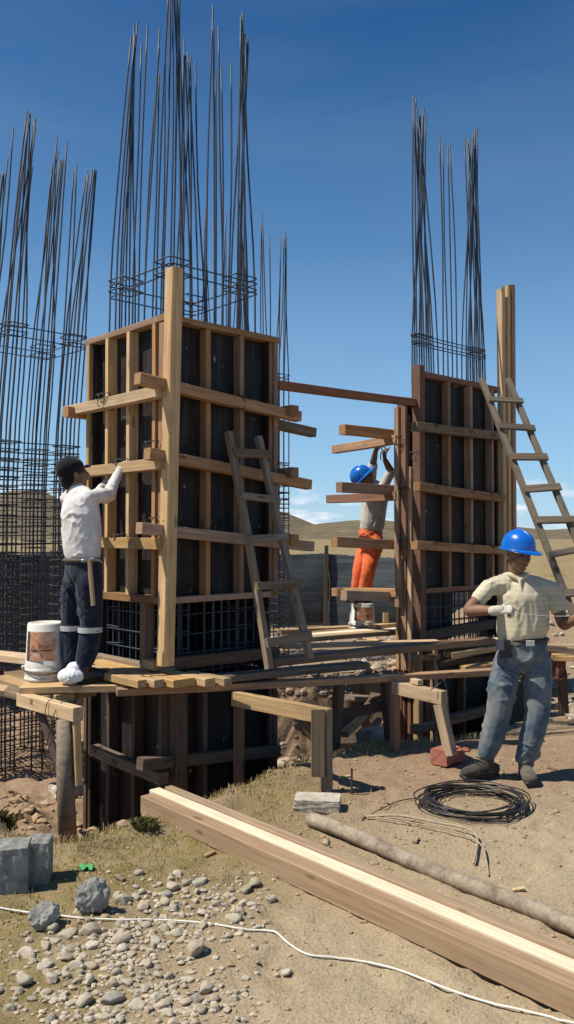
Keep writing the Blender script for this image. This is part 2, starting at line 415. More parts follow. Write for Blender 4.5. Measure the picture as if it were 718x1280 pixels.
q = np.stack([idx[:-1, :-1].ravel(), idx[:-1, 1:].ravel(), idx[1:, 1:].ravel(), idx[1:, :-1].ravel()], 1)
me.vertices.add(nx*ny); me.vertices.foreach_set('co', co.ravel())
me.loops.add(q.size); me.loops.foreach_set('vertex_index', q.ravel())
me.polygons.add(len(q)); me.polygons.foreach_set('loop_start', np.arange(0, q.size, 4)); me.polygons.foreach_set('loop_total', np.full(len(q), 4))
me.polygons.foreach_set('use_smooth', np.ones(len(q), bool)); me.update(calc_edges=True)
def blob(cx, cy, rx, ry): return np.exp(-((X-cx)/rx)**2-((Y-cy)/ry)**2)
sdm = pit_sd(X, Y)
grass = np.clip(1.2*blob(-.75, 4.7, .75, .75)+.9*blob(-1.3, 3.9, .7, .6)+.8*blob(-.1, 5.6, .45, .5)+.9*blob(-1.1, 3.0, .55, .5)+.8*blob(.75, 6.6, .35, .18)+np.clip((Y-17)/10, 0, .7)+vnoise(X, Y, 2, 21)*.35, 0, 1)
red = np.clip(1.0*blob(.6, 5.9, .9, .5)+1.0*blob(1.8, 6.6, 1.5, .8)+.7*blob(-.3, 5.0, .5, .3)+np.clip(sdm/.15, 0, 1)*.8+np.clip((Y-7)/2, 0, 1)*.6*np.clip((20-Y)/6, 0, 1)+vnoise(X, Y, 1.4, 22)*.4, 0, 1)
sandy = np.clip(1.1*blob(.5, 3.1, 1.1, .9)+.9*blob(1.3, 4.6, .9, .8)+vnoise(X, Y, 1.7, 23)*.4, 0, 1)
ca = me.color_attributes.new('zone', 'FLOAT_COLOR', 'POINT')
ca.data.foreach_set('color', np.stack([grass.ravel(), red.ravel(), sandy.ravel(), np.ones(nx*ny)], 1).astype(np.float32).ravel())
def ground_mat():
    m, t, b = newmat('bare_earth'); a = N(t, 'ShaderNodeAttribute', attribute_name='zone'); sp = N(t, 'ShaderNodeSeparateColor')
    t.links.new(a.outputs['Color'], sp.inputs[0]); g = N(t, 'ShaderNodeNewGeometry'); P = g.outputs['Position']
    n1 = tnoise(t, P, 1.3, 7, .65); n2 = tnoise(t, P, 9, 6, .7); n3 = tnoise(t, P, 60, 4, .65); n4 = tnoise(t, P, 3.4, 6, .7)
    c = ramp(t, n1, [(.3, (.30, .225, .145)), (.7, (.40, .31, .205))])
    sand = ramp(t, n2, [(.3, (.40, .32, .205)), (.7, (.48, .39, .26))])
    c = mixc(t, math_(t, 'MULTIPLY', sp.outputs[2], .8), c, sand)
    earth = ramp(t, n2, [(.3, (.25, .16, .105)), (.7, (.37, .255, .17))])
    c = mixc(t, math_(t, 'MULTIPLY', sp.outputs[1], .8), c, earth)
    gr = ramp(t, n4, [(.3, (.15, .125, .05)), (.55, (.25, .195, .085)), (.75, (.33, .25, .125))])
    gm = math_(t, 'MULTIPLY', sp.outputs[0], ramp(t, n2, [(.36, (.35, .35, .35)), (.56, (1, 1, 1))]))
    c = mixc(t, gm, c, gr)
    c = mixc(t, .45, c, ramp(t, n3, [(.3, (.42, .40, .38)), (.62, (1, 1, 1))]), 'MULTIPLY')
    vo = N(t, 'ShaderNodeTexVoronoi'); vo.inputs['Scale'].default_value = 46; t.links.new(P, vo.inputs['Vector'])
    peb = ramp(t, vo.outputs['Distance'], [(.13, (1, 1, 1)), (.2, (0, 0, 0))])
    spm = ramp(t, tnoise(t, P, 5, 3), [(.46, (0, 0, 0)), (.62, (1, 1, 1))])
    c = mixc(t, math_(t, 'MULTIPLY', math_(t, 'MULTIPLY', peb, spm), .55), c, (.44, .40, .33))
    t.links.new(c, b.inputs['Base Color']); b.inputs['Roughness'].default_value = 1.0; b.inputs['Specular IOR Level'].default_value = .08
    h = math_(t, 'ADD', math_(t, 'MULTIPLY', n3, .5), math_(t, 'ADD', n2, math_(t, 'MULTIPLY', peb, .25)))
    bump(t, b, h, .9, .02)
    return m
gm_ = ground_mat(); me.materials.append(gm_)
link('ground', me, None, kind='structure')

def hill_mat():
    m, t, b = newmat('dry_hills'); g = N(t, 'ShaderNodeNewGeometry'); P = g.outputs['Position']
    mp = N(t, 'ShaderNodeMapping'); mp.inputs['Scale'].default_value = (.022, .012, .06); t.links.new(P, mp.inputs[0])
    n1 = tnoise(t, mp.outputs[0], 1.6, 8, .65); n2 = tnoise(t, P, .05, 6, .7)
    c = ramp(t, n1, [(.34, (.11, .10, .065)), (.46, (.22, .175, .12)), (.54, (.15, .13, .085)), (.68, (.32, .255, .185))])
    c = mixc(t, .5, c, ramp(t, n2, [(.3, (.5, .5, .5)), (.65, (1, 1, 1))]), 'MULTIPLY')
    t.links.new(c, b.inputs['Base Color']); b.inputs['Roughness'].default_value = 1; b.inputs['Specular IOR Level'].default_value = 0
    bump(t, b, n2, 1.0, 6.0)
    return m
hm = hill_mat()
def hills(name, prof, r0, r1, rough, seed):
    """a long ridge; prof = crest as (bearing as picture column, rise above the horizon in metres per km)"""
    V = []; Fc = []; na, nr = 240, 26; px = [p[0] for p in prof]; py = [p[1] for p in prof]
    for i in range(na+1):
        col = px[0]+(px[-1]-px[0])*i/na; u = (col-359)/F; h = np.interp(col, px, py)
        for j in range(nr+1):
            t = j/nr; d = r0+(r1-r0)*t
            z = h*r1/1000*(1-(1-min(t/.85, 1))**1.7)
            if t > .85: z *= 1-(t-.85)*2.2
            nn = fbm(u*9+seed, t*3.1, seed, 6)
            V.append((u*d, d, -1.0+z*(1+.28*rough*nn)+rough*1.2*nn*t*d/400))
    for i in range(na):
        for j in range(nr):
            a = i*(nr+1)+j; Fc.append((a, a+nr+1, a+nr+2, a+1))
    link(name, mesh(name, V, Fc, True), hm, kind='structure')
hills('hills', [(-900, 44), (-300, 38), (-60, 34), (20, 40), (60, 36), (110, 17), (200, 13), (330, 14), (352, 15), (380, 9), (420, 13), (470, 15), (560, 10), (640, 8), (690, 6), (740, 8), (900, 18), (1600, 40)], 240, 1500, .55, 3)
hills('far_hills', [(-900, 30), (0, 40), (110, 26), (330, 26), (358, 22), (400, 8), (600, 6), (700, 5), (1600, 30)], 1500, 4200, .4, 8)

# ------------------------------------------------------------------ column formwork
YAW = R_(43); DR = Vector((math.cos(YAW), math.sin(YAW), 0)); DL = Vector((-math.sin(YAW), math.cos(YAW), 0)); UP = Vector((0, 0, 1))
class Face:
    def __init__(s, O, D, Nn): s.O, s.D, s.N = Vector(O), D, Nn
    def p(s, t, z, off=0.0): q_ = s.O+s.D*t+s.N*off; return Vector((q_.x, q_.y, z))
    def px(s, x, y, off=0.0):
        q_ = onplane(x, y, s.O+s.N*off, s.N); return (q_-s.O).dot(s.D), q_.z
def stud(f, t, z0, z1, mat, par, wd=.045, dp=.09, off=None, name='stud'):
    o = -dp/2 if off is None else off
    return bar(name, f.p(t, z0, o), f.p(t, z1, o), wd, dp, mat, par, up=f.N, ch=.003, warp=.003)
def rail(f, t0, z0, t1, z1, mat, par, ht=.05, dp=.088, off=None, name='rail'):
    o = -dp/2 if off is None else off
    return bar(name, f.p(t0, z0, o), f.p(t1, z1, o), dp, ht, mat, par, ch=.003, warp=.003)
def panel(f, t0, t1, z0, z1, par, off=-.1, th=.018):
    return bar('plywood_panel', f.p(t0, (z0+z1)/2, off), f.p(t1, (z0+z1)/2, off), th, z1-z0, ply, par, ch=.001)
def waler(f, a, b, mat, par, ht=.085, dp=.085, off=None, name='waler'):
    """a, b = picture points at the ends of the timber's centre line"""
    o = dp/2+.003 if off is None else off
    (t0, z0), (t1, z1) = f.px(*a, o), f.px(*b, o)
    return bar(name, f.p(t0, z0, o), f.p(t1, z1, o), dp, ht, mat, par, ch=.004, warp=.006)
def tie(f, x, y, par, off=.05, r=.06, mat=None):
    t, z = f.px(x, y, off); c = f.p(t, z, off); pts = []
    for k in range(15):
        a = 2*math.pi*k/12+.3; rr = r*(1+.25*math.sin(k*2.1))
        pts.append(c+f.N*(math.cos(a)*rr*.8)+UP*(math.sin(a)*rr)+f.D*(.035*math.sin(k*1.3)))
    e = pts[-1]; pts += [e+f.D*.05+f.N*.04, e+f.D*.09+f.N*.03-UP*.03]
    tube('tie_wire', smoothpath(pts, 3), .0035, wirem, par, 5)

K1 = at(205, 668, 6.3); K1.z = 0
NRf, NLf = -DL, -DR                                         # outward normals of the right and left faces
fR = Face(K1, DR, NRf); fL = Face(K1, DL, NLf)
LR = fR.px(349, 450)[0]; LL = fL.px(106, 450)[0]
fRB = Face(K1+DL*LL, DR, DL); fLB = Face(K1+DR*LR, DL, DR)  # the two hidden faces
Z1T, Z1B = 3.37, 1.20
c1 = thing('column_formwork', 'large timber and dark plywood column formwork with tall corner post, beside the leaning ladder', 'formwork', K1)
# right face
for x0, x1 in ((257, 265), (299, 307), (341, 350)):
    t = (fR.px(x0, 450)[0]+fR.px(x1, 450)[0])/2; stud(fR, t, Z1B+.025, Z1T-.05, formw, c1)
stud(fR, .03, Z1B+.025, Z1T-.05, formw, c1)
rail(fR, -.0, Z1T-.022, LR, Z1T-.022, formw, c1, ht=.05)
rail(fR, 0, Z1B, LR, Z1B, formw, c1, ht=.048)
panel(fR, .02, LR-.01, Z1B+.02, Z1T-.02, c1)
for a, b in (((172, 473), (373, 521)), ((184, 567), (386, 606)), ((174, 660), (389, 683))):
    waler(fR, a, b, formw, c1)
waler(fR, (330, 527), (392, 541), greyw, c1, off=-.33)
# left face
for x0, x1 in ((107, 113), (131, 136), (158, 162), (189, 195)):
    t = (fL.px(x0, 450)[0]+fL.px(x1, 450)[0])/2; stud(fL, t, Z1B+.025, Z1T-.05, pine if x0 != 189 else formw, c1)
rail(fL, 0.092, Z1T-.025, LL, Z1T-.025, formw, c1, ht=.05)
rail(fL, .05, Z1B, LL, Z1B, formw, c1, ht=.06)
panel(fL, .112, LL-.01, Z1B+.02, Z1T-.02, c1)
for a, b in (((84, 515), (204, 489)), ((108, 590), (206, 579)), ((122, 678), (206, 680))):
    waler(fL, a, b, pine, c1, off=.05)
# hidden faces
for f_, L_ in ((fRB, LR), (fLB, LL)):
    s_off = .05
    panel(f_, .02, L_-.02, .6, Z1T-.03, c1, off=-.1)
    for t in (.05, L_*.35, L_*.66, L_-.05): stud(f_, t, Z1B+.02, Z1T, formw, c1)
    for z in (1.66, 2.22, 2.74): bar('waler', f_.p(-.15, z, .045), f_.p(L_+.12, z, .045), .085, .085, formw, c1)
    rail(f_, 0, Z1B, L_, Z1B, formw, c1)
# corner post and the props below the panels
pc = K1+(NRf+NLf)*.052
A = at(216, 335, (pc.y)); B = at(207, 832, pc.y)
bar('corner_post', Vector((B.x, pc.y, B.z)), Vector((A.x+.01, pc.y+.02, A.z)), .098, .098, pine, c1, up=NRf, ch=.005, warp=.008)
for x in (180,): 
    t, _ = fL.px(x, 780); stud(fL, t, .70, Z1B-.03, redw, c1, wd=.07, dp=.09, off=-.03)
t, z = fL.px(196, 830); bar('packing_block', fL.p(t-.05, .72, .02), fL.p(t+.1, .72, .02), .09, .07, pine, c1)
rail(fL, -.02, .66, LL, .66, greyw, c1, ht=.08); rail(fR, .1, .72, LR, .71, darkw, c1, ht=.09)
for L_, f_ in ((LL, fL), (LR, fR)):
    for t in (.12, L_-.06): stud(f_, t, .69, Z1B-.02, darkw, c1, off=-.09, wd=.05, dp=.05)
for x, y in ((137, 505), (130, 500), (152, 582), (150, 676), (190, 560), (196, 655)): tie(fL, x, y, c1)
for x, y in ((300, 503), (206, 660)): tie(fR, x, y, c1)

c1b = thing('column_formwork', 'dark lower column formwork down in the trench under the plank walkway', 'formwork', K1+Vector((0, 0, PITZ)))
for f_, L_ in ((fR, LR), (fL, LL), (fRB, LR), (fLB, LL)):
    panel(f_, .02, L_-.02, -.95, .58, c1b)
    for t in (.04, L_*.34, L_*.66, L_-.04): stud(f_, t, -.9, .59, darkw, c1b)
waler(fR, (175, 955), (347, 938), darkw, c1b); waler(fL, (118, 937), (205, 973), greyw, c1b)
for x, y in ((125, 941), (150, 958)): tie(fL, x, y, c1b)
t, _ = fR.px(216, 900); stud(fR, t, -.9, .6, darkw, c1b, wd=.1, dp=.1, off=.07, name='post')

# the second column: a slender pier
K2 = at(526, 668, 8.57); K2.z = 0; L2L = .32
gR = Face(K2, DR, NRf); gL = Face(K2, DL, NLf); L2R = gR.px(628, 550)[0]
gRB = Face(K2+DL*L2L, DR, DL); gLB = Face(K2+DR*L2R, DL, DR)
Z2T, Z2B = 3.40, 1.12
c2 = thing('column_formwork', 'narrower column formwork with dark plywood, behind the man in the cream shirt', 'formwork', K2)
for x0, x1 in ((559, 566), (588, 592), (614, 619)):
    t = (gR.px(x0, 560)[0]+gR.px(x1, 560)[0])/2; stud(gR, t, Z2B+.02, Z2T-.07, formw, c2)
stud(gR, .04, .55, Z2T+.04, redw, c2, wd=.085, dp=.1)
rail(gR, .085, Z2T-.045, L2R, Z2T-.045, redw, c2, ht=.055); rail(gR, .085, Z2B, L2R, Z2B, redw, c2)
panel(gR, .06, L2R-.01, Z2B+.02, Z2T-.03, c2)
for a, b in (((518, 533), (624, 545)), ((521, 608), (628, 623)), ((518, 681), (628, 688))): waler(gR, a, b, greyw if a[1] == 533 else formw, c2, ht=.09)
rail(gR, -.02, .66, L2R+.1, .70, darkw, c2, ht=.10)
for x, y in ((540, 536), (585, 543), (612, 547), (540, 612), (586, 618), (610, 620), (540, 682), (586, 684), (612, 687)): tie(gR, x, y, c2, r=.055)
ZL2 = 3.02
panel(gL, .11, L2L, .55, ZL2, c2)
for t, m_, wd, dp, zt, off in ((.13, pine, .05, .1, 2.4, -.02), (.21, formw, .07, .09, ZL2-.08, -.02), (.295, pine, .04, .10, ZL2-.07, -.03)):
    stud(gL, t, .3, zt, m_, c2, wd=wd, dp=dp, off=off)
stud(gL, .25, .95, ZL2, formw, c2, wd=.06, dp=.05, off=.055, name='post')
stud(gL, .165, 1.45, ZL2, redw, c2, wd=.06, dp=.04, off=.05, name='post')
for f_, L_ in ((gRB, L2R), (gLB, L2L)):
    panel(f_, .02, L_-.02, Z2B, Z2T-.3, c2); panel(f_, .02, L_*.55, .56, Z2B-.03, c2)
    for t in (.04, L_*.5, L_-.04): stud(f_, t, .5, Z2T-.3, redw, c2)
    rail(f_, 0, Z2B, L_, Z2B, redw, c2)
for (xa, ya), (xb, yb) in (((428, 537), (500, 545)), ((424, 609), (500, 613)), ((418, 677), (500, 681)), ((430, 744), (500, 746))):
    waler(gRB, (xa, ya), (xb, yb), formw, c2, ht=.10, off=.05)
for (xa, ya), (xb, yb) in (((418, 562), (498, 549)), ((411, 624), (498, 620)), ((418, 740), (498, 741))):
    waler(gL, (xa, ya), (xb, yb), redw if ya == 624 else formw, c2, ht=.09, off=.05)
bar('waler', gRB.p(.9, 2.14, .05), gRB.p(L2R+.22, 2.12, .05), .08, .085, formw, c2)
tie(gL, 500, 550, c2, .08, .05); tie(gL, 520, 570, c2, .08, .05); tie(gL, 505, 615, c2, .08, .05); tie(gL, 505, 680, c2, .08, .05)
# tall boards at its right end
for k, (x, yt, wd, m_, o_) in enumerate(((627.5, 362, .062, pine, .0), (633.5, 358, .05, pine, .012), (640, 357, .068, formw, .004))):
    p0 = onplane(x, 600, gR.O+gR.N*.03, gR.N); q1 = onplane(x-1.5, yt, gR.O+gR.N*.03, gR.N)
    bar('tall_board', Vector((p0.x, p0.y, -.4))+gR.N*o_, Vector((q1.x, q1.y, q1.z))+gR.N*o_, wd, .075, m_, c2, up=gR.N, warp=.01)
c2b = thing('column_formwork', 'dark lower formwork of the narrower column, down in the trench behind the red brick', 'formwork', K2+Vector((0, 0, PITZ)))
for f_, L_ in ((gR, L2R), (gL, L2L), (gRB, L2R), (gLB, L2L)):
    panel(f_, .02, L_-.02, -.95, .5, c2b)
    for t in (.04, L_*.5, L_-.04): stud(f_, t, -.9, .5, redw, c2b)
bar('waler', gR.p(-.25, -.22, .10), gR.p(L2R+.1, -.2, .10), .09, .09, greyw, c2b)
for t, m_ in ((-.02, redw), (-.13, pine), (.12, pine)): bar('post', gR.p(t, -.85, .06), gR.p(t, .62, .06), .06, .08, m_, c2b, up=gR.N)

# ------------------------------------------------------------------ rebar cages
def hoop_mesh(a, b, r, name):
    v, f = [], []
    c = [Vector((-a/2, -b/2, 0)), Vector((a/2, -b/2, 0)), Vector((a/2, b/2, 0)), Vector((-a/2, b/2, 0))]
    pts = []
    for i in range(4):
        p0, p1, p2 = c[i-1], c[i], c[(i+1) % 4]
        pts += [p1+(p0-p1).normalized()*.02, p1+(p2-p1).normalized()*.02]
    v, f = tube_geo(pts, r, 5, True)
    n0 = len(v); v2, f2 = tube_geo([c[0]+Vector((.012, 0, .004)), c[0]+Vector((.06, .07, .004))], r, 4)
    return mesh(name, v+v2, f+[tuple(i+n0 for i in q_) for q_ in f2], True)
def cage(label, K, la, lb, levels, lean, ztop, rbar=.0082, mat=steel, free=3.76, mids=2, base=PITZ, spread=.095):
    K = Vector(K); root = thing('rebar_cage', label, 'rebar', K+DR*la/2+DL*lb/2+Vector((0, 0, base)), 'rebar cages of the four columns')
    ins = .15 if lb > .6 else .13; Ca = K+DR*ins+DL*ins; wa, wb = la-2*ins, lb-2*ins
    corners = [(0, 0), (1, 0), (0, 1), (1, 1)]
    s = spread
    groups = []
    for (i, j) in corners:
        ox = Ca+DR*(wa*i)+DL*(wb*j); sx = 1 if i == 0 else -1; sy = 1 if j == 0 else -1
        g_ = [ox+DR*(sx*a*s)+DL*(sy*b*s) for a, b in ((0, 0), (1, 0), (2, 0), (0, 1), (0, 2), (1, 1), (2, 1))]
        if wb < .2: g_ = [ox+DR*(sx*a*s)+DL*(sy*b*min(s, wb*.45)) for a, b in ((0, 0), (1, 0), (2, 0), (0, 1), (1, 1), (2, 1), (3, 0))]
        groups.append((ox+DR*(sx*s)+DL*(sy*s*.5), g_))
    if mids:
        mm = []
        for k in range(mids):
            t = (k+1)/(mids+1); t = .3+.4*t
            mm += [Ca+DR*(wa*t), Ca+DR*(wa*t)+DL*wb]
            if wb > .3: mm += [Ca+DL*(wb*t), Ca+DL*(wb*t)+DR*wa]
        groups.append((None, mm))
    cen = Ca+DR*wa/2+DL*wb/2
    for gc, g_ in groups:
        zt = ztop+random.uniform(-.22, .22)
        bunches = [Vector((random.uniform(-.09, .09), random.uniform(-.09, .09), 0)) for _ in range(2)]; keep = random.uniform(.05, .5)
        for k, p in enumerate(g_):
            b0 = Vector((p.x, p.y, base-.1)); b1 = Vector((p.x, p.y, free))+lean*.35
            bb = bunches[0 if k < 4 else 1]
            tgt = (Vector(gc)+bb if gc is not None else p.lerp(cen, .12)+bb)+lean+Vector((random.gauss(0, .012), random.gauss(0, .012), 0))
            tgt = tgt.lerp(p+lean, keep*.5)
            b2 = Vector((tgt.x, tgt.y, zt+random.uniform(-.10, .10)-(.12 if k >= 4 else 0)))
            sag = Vector((random.uniform(-.02, .02), random.uniform(-.02, .02), 0))
            m1 = b1.lerp(b2, .5)+sag+(b1-b2).cross(UP).normalized()*0
            tube('bar', smoothpath([b0, Vector((p.x, p.y, 2.2)), b1, m1, b2], 3), rbar, mat, root, 5)
    hb = hoop_mesh(wa+.03, wb+.03, .006, 'hoop'); hs = hoop_mesh(2*s+.04, max(.06, min(2*s, wb)+.03), .006, 'small_hoop')
    for h_ in (hb, hs): h_.materials.append(mat)
    rz = Matrix.Rotation(YAW, 4, 'Z')
    for z in levels:
        kk = lean*(.35*max(0, (z-2.2)/(free-2.2)))
        M = Matrix.Translation(Vector((cen.x, cen.y, z))+kk+Vector((random.uniform(-.008, .008), random.uniform(-.008, .008), 0))) @ rz @ Matrix.Rotation(random.uniform(-.02, .02), 4, 'X') @ Matrix.Rotation(random.uniform(-.02, .02), 4, 'Y')
        link('stirrup', hb, None, M, root)
        for (i, j) in corners:
            if wb < .2 and j: continue
            sx = 1 if i == 0 else -1; sy = 1 if j == 0 else -1
            cc = Ca+DR*(wa*i+sx*s)+DL*(wb*j+sy*min(s, wb/2)); zz = z+random.uniform(.01, .05)
            M = Matrix.Translation(Vector((cc.x, cc.y, zz))+kk) @ Matrix.Rotation(YAW+random.uniform(-.06, .06), 4, 'Z') @ Matrix.Rotation(random.uniform(-.06, .06), 4, 'X')
            link('stirrup', hs, None, M, root)
    return root
top2 = [3.74, 3.83]
low = list(np.arange(.62, 1.25, .15))
cage('tall bundle of steel bars rising out of the large column formwork', K1, LR, LL, low+top2, Vector((.02, .0, 0)), 6.2, mids=3)
cage('steel bars rising out of the narrower right-hand column formwork', K2, L2R, L2L, low+[3.72, 3.8], Vector((-.02, .05, 0)), 6.22, mids=2, spread=.12)
dense = list(np.arange(PITZ, 2.68, .095))
KL = Vector((-2.93, 8.3, 0))
cage('bare rebar cage with close stirrups at left, behind the man in the white shirt', KL, LR, LL, dense+top2, Vector((.24, .02, 0)), 5.95, mat=oldsteel, rbar=.0092)
KB = Vector((-.62, 10.62, 0))
cage('far bare rebar cage seen past the right edge of the large column formwork', KB, LR, LL, dense+top2, Vector((.0, .02, 0)), 6.02, mat=oldsteel)

# ------------------------------------------------------------------ tie beam and ladders
A = onplane(345, 481, K1+DR*LR, NRf); A = at(346, 481, 7.12); B = at(518, 503, 8.62)
tag(bar('tie_beam', A, B, .06, .075, redw, warp=.008), 'long reddish timber spanning between the two column formworks', 'beam')
def ladder(label, a0, a1, b0, b1, fr, mat, rw=.055, rd=.03, front=Vector((0, -1, 0)), rl=.03, rh=.065):
    o = thing('ladder', label, 'ladder', (a0+b0)/2)
    n = (a1-a0).cross(b0-a0).normalized()
    if n.dot(front) < 0: n = -n
    bar('side_rail', a0, a1, rw, rd+.02, mat, o, up=n, warp=.008); bar('side_rail', b0, b1, rw, rd+.02, mat, o, up=n, warp=.008)
    for k, t in enumerate(fr):
        t2 = t+random.uniform(-.012, .012); p = a0.lerp(a1, t); q_ = b0.lerp(b1, t2); e_ = (q_-p).normalized()
        bar('rung', p-e_*rl+n*.04, q_+e_*(rl+.01)+n*.04, .028, rh+random.uniform(-.01, .01), mat, o, up=(a1-a0).normalized(), warp=.004)
    return o
a1 = onplane(286, 540, fR.p(0, 0, .12), NRf); b1 = onplane(323, 546, fR.p(0, 0, .12), NRf)
ladder('wooden ladder leaning on the large dark formwork above the walkway', at(337, 836, 6.2), a1, at(388, 824, 6.5), b1, (.10, .33, .525, .71, .90), greyw, rl=.02)
a1 = at(602, 474, 8.75); b1 = at(635, 474, 8.82)
ladder('wooden ladder leaning against the right end of the narrower column formwork', at(734, 812, 7.2), a1, at(778, 806, 7.25), b1, (.17, .30, .42, .535, .66, .785, .90), ladw, rl=.03, rh=.07)

# ------------------------------------------------------------------ trestles and planks of the walkway
def plank(label, a, b, wd, ht, mat, warp=.008, name='plank', up=UP, cat='plank'):
    return tag(bar(name, a, b, wd, ht, mat, up=up, warp=warp, top=True, rag=.004), label, cat)
def zp(x, y, z): return onz(x, y, z)
# left trestle
a, b = zp(98, 884, .555), zp(44, 870, .555); e_ = (b-a).normalized(); b = a+e_*.75
tl = thing('trestle', 'left trestle on a thick round post, under the plank with the bucket', 'trestle', Vector((a.x, a.y, -.3)))
bar('cross_beam', a, b, .075, .095, pine, tl, top=True)
pp = a+e_*.07; tube('post', [pp+Vector((-.02, .0, -.96)), pp+Vector((-.045, 0, -.5)), pp+Vector((-.05, 0, -.095))], [.062, .058, .055], greyw, tl, 10)
bar('cleat', pp+Vector((.035, -.03, -.10)), pp+Vector((.05, -.02, -.52)), .05, .03, pine, tl, up=DL)
bar('brace', pp+e_*.45+Vector((0, .03, -.08)), pp+Vector((-.05, .1, -.6)), .07, .03, darkw, tl, up=DR)
tube('tie_wire', smoothpath([a+e_*.3+Vector((-.06, -.02, -.12)), a+e_*.3+Vector((-.03, -.03, .008)), a+e_*.24+Vector((.045, .0, .01)), a+e_*.24+Vector((-.05, -.05, -.2)), a+e_*.3+Vector((-.08, -.02, -.5))], 5), .003, wirem, tl, 5)
tube('tie_wire', smoothpath([a+e_*.2+Vector((-.06, -.04, -.1)), a+e_*.2+Vector((-.0, -.0, .008)), a+e_*.17+Vector((.05, .02, -.03)), a+e_*.22+Vector((-.07, -.04, -.3))], 5), .003, wirem, tl, 5)
# middle trestle
a, b = zp(412, 886, .545), zp(293, 864, .545)
tm = thing('trestle', 'middle trestle with long pale cross beam and grey plank leg, left of coil', 'trestle', Vector((a.x, a.y, 0)))
bar('cross_beam', a, b, .06, .105, pine, tm, top=True); e_ = (b-a).normalized()
bar('leg', a+e_*.03+Vector((0, -.0, -.56)), a+e_*.03+Vector((0, 0, -.008)), .055, .075, greyw, tm, up=e_)
bar('leg', a+e_*.02+Vector((-.062, -.03, -.44)), a+e_*.02+Vector((-.062, -.03, -.0)), .09, .035, greyw, tm, up=Vector((0, 1, 0)))
bar('leg', b-e_*.05+Vector((0, 0, -1.2)), b-e_*.05+Vector((0, 0, -.05)), .06, .06, darkw, tm, up=e_)
bar('brace', a+e_*.25+Vector((0, 0, -.1)), a+e_*.06+Vector((.05, .1, -.38)), .08, .03, darkw, tm, up=DR)
# right trestle
a, b = zp(556, 864, .555), zp(494, 851, .555)
tr = thing('trestle', 'right trestle whose leg stands on the red brick', 'trestle', Vector((a.x, a.y, 0)))
bar('cross_beam', a, b, .07, .10, pine, tr, top=True); e_ = (b-a).normalized()
lf = onz(566, 948, .1); lf = at(564, 944, a.y-.02)
bar('leg', lf, a+e_*.05+Vector((-.0, -.005, -.10)), .075, .07, pine, tr, up=DR)
bar('wood_chip', a+e_*.25+Vector((0, 0, .025)), a+e_*.36+Vector((.02, 0, .025)), .05, .04, pine, tr)
tube('tie_wire', smoothpath([a+Vector((-.1, 0, .01)), a+Vector((-.03, 0, .06)), a+Vector((-.01, -.03, .09)), a+Vector((.01, -.05, .0)), a+Vector((.02, -.06, -.15)), a+Vector((.05, -.05, -.3))], 5), .004, wirem, tr, 5)
bar('leg', b+Vector((0, .0, -1.2)), b+Vector((0, 0, -.02)), .06, .06, redw, tr, up=DR)
# far trestles under the walkway
for lab, (x0, y0, d0), (x1, y1, d1), m_ in (
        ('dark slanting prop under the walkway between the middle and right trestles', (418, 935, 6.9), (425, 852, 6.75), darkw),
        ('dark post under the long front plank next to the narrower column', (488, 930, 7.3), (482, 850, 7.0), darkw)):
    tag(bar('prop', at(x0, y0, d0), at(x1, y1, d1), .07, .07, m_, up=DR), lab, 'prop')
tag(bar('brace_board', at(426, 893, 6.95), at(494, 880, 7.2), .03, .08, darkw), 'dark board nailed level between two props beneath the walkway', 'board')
tag(bar('cross_beam', at(458, 856, 7.6), at(484, 861, 7.5), .06, .10, pine), 'short pale beam end below the front plank, left of the right trestle', 'beam')

# front boards
plank('plank under the white bucket and bag-covered shoe, front left of walkway', zp(23, 859, .60)+Vector((0, .1, 0)), zp(150, 856, .60)+Vector((.1, .1, 0)), .24, .05, pine)
plank('left-most plank entering the picture under the bucket board', at(-40, 853, 6.33)-Vector((0, 0, .01)), at(60, 857, 6.42)-Vector((0, 0, .05)), .22, .045, pine)
plank('plank crossing behind the bucket at the left edge of the picture', at(-40, 812, 8.0), at(60, 822, 7.3), .22, .06, pine)
plank('long front plank running from the left trestle to the man in jeans', zp(146, 861, .595)+Vector((0, .02, 0)), zp(622, 836, .595)+Vector((0, .02, 0)), .10, .05, formw, warp=.012)
plank('dark plank lying just behind the long front plank near the ladder foot', zp(272, 845, .66)+Vector((0, .04, 0)), zp(457, 829, .66)+Vector((0, .08, 0)), .15, .05, greyw)
# boards along the left face, ends towards the viewer
back = DL*1.25
for k, (x, wd, m_, ln) in enumerate(((178, .075, pine, .72), (199, .085, pine, .95), (231, .19, pine, 1.25), (263, .09, pine, .55), (285, .07, pine, .45))):
    p = zp(x, 850-.02*(x-178), .675)
    labs = ('first of five short boards with ends facing out, next to the worker in white', 'second of five short boards with ends facing out under the corner post',
            'widest of the short boards with ends facing out under the corner post', 'fourth of five short boards with ends facing out, right of the widest', 'right-hand narrow board with its end facing out near the ladder foot')
    plank(labs[k], p, p+DL*ln, wd, .055, m_)
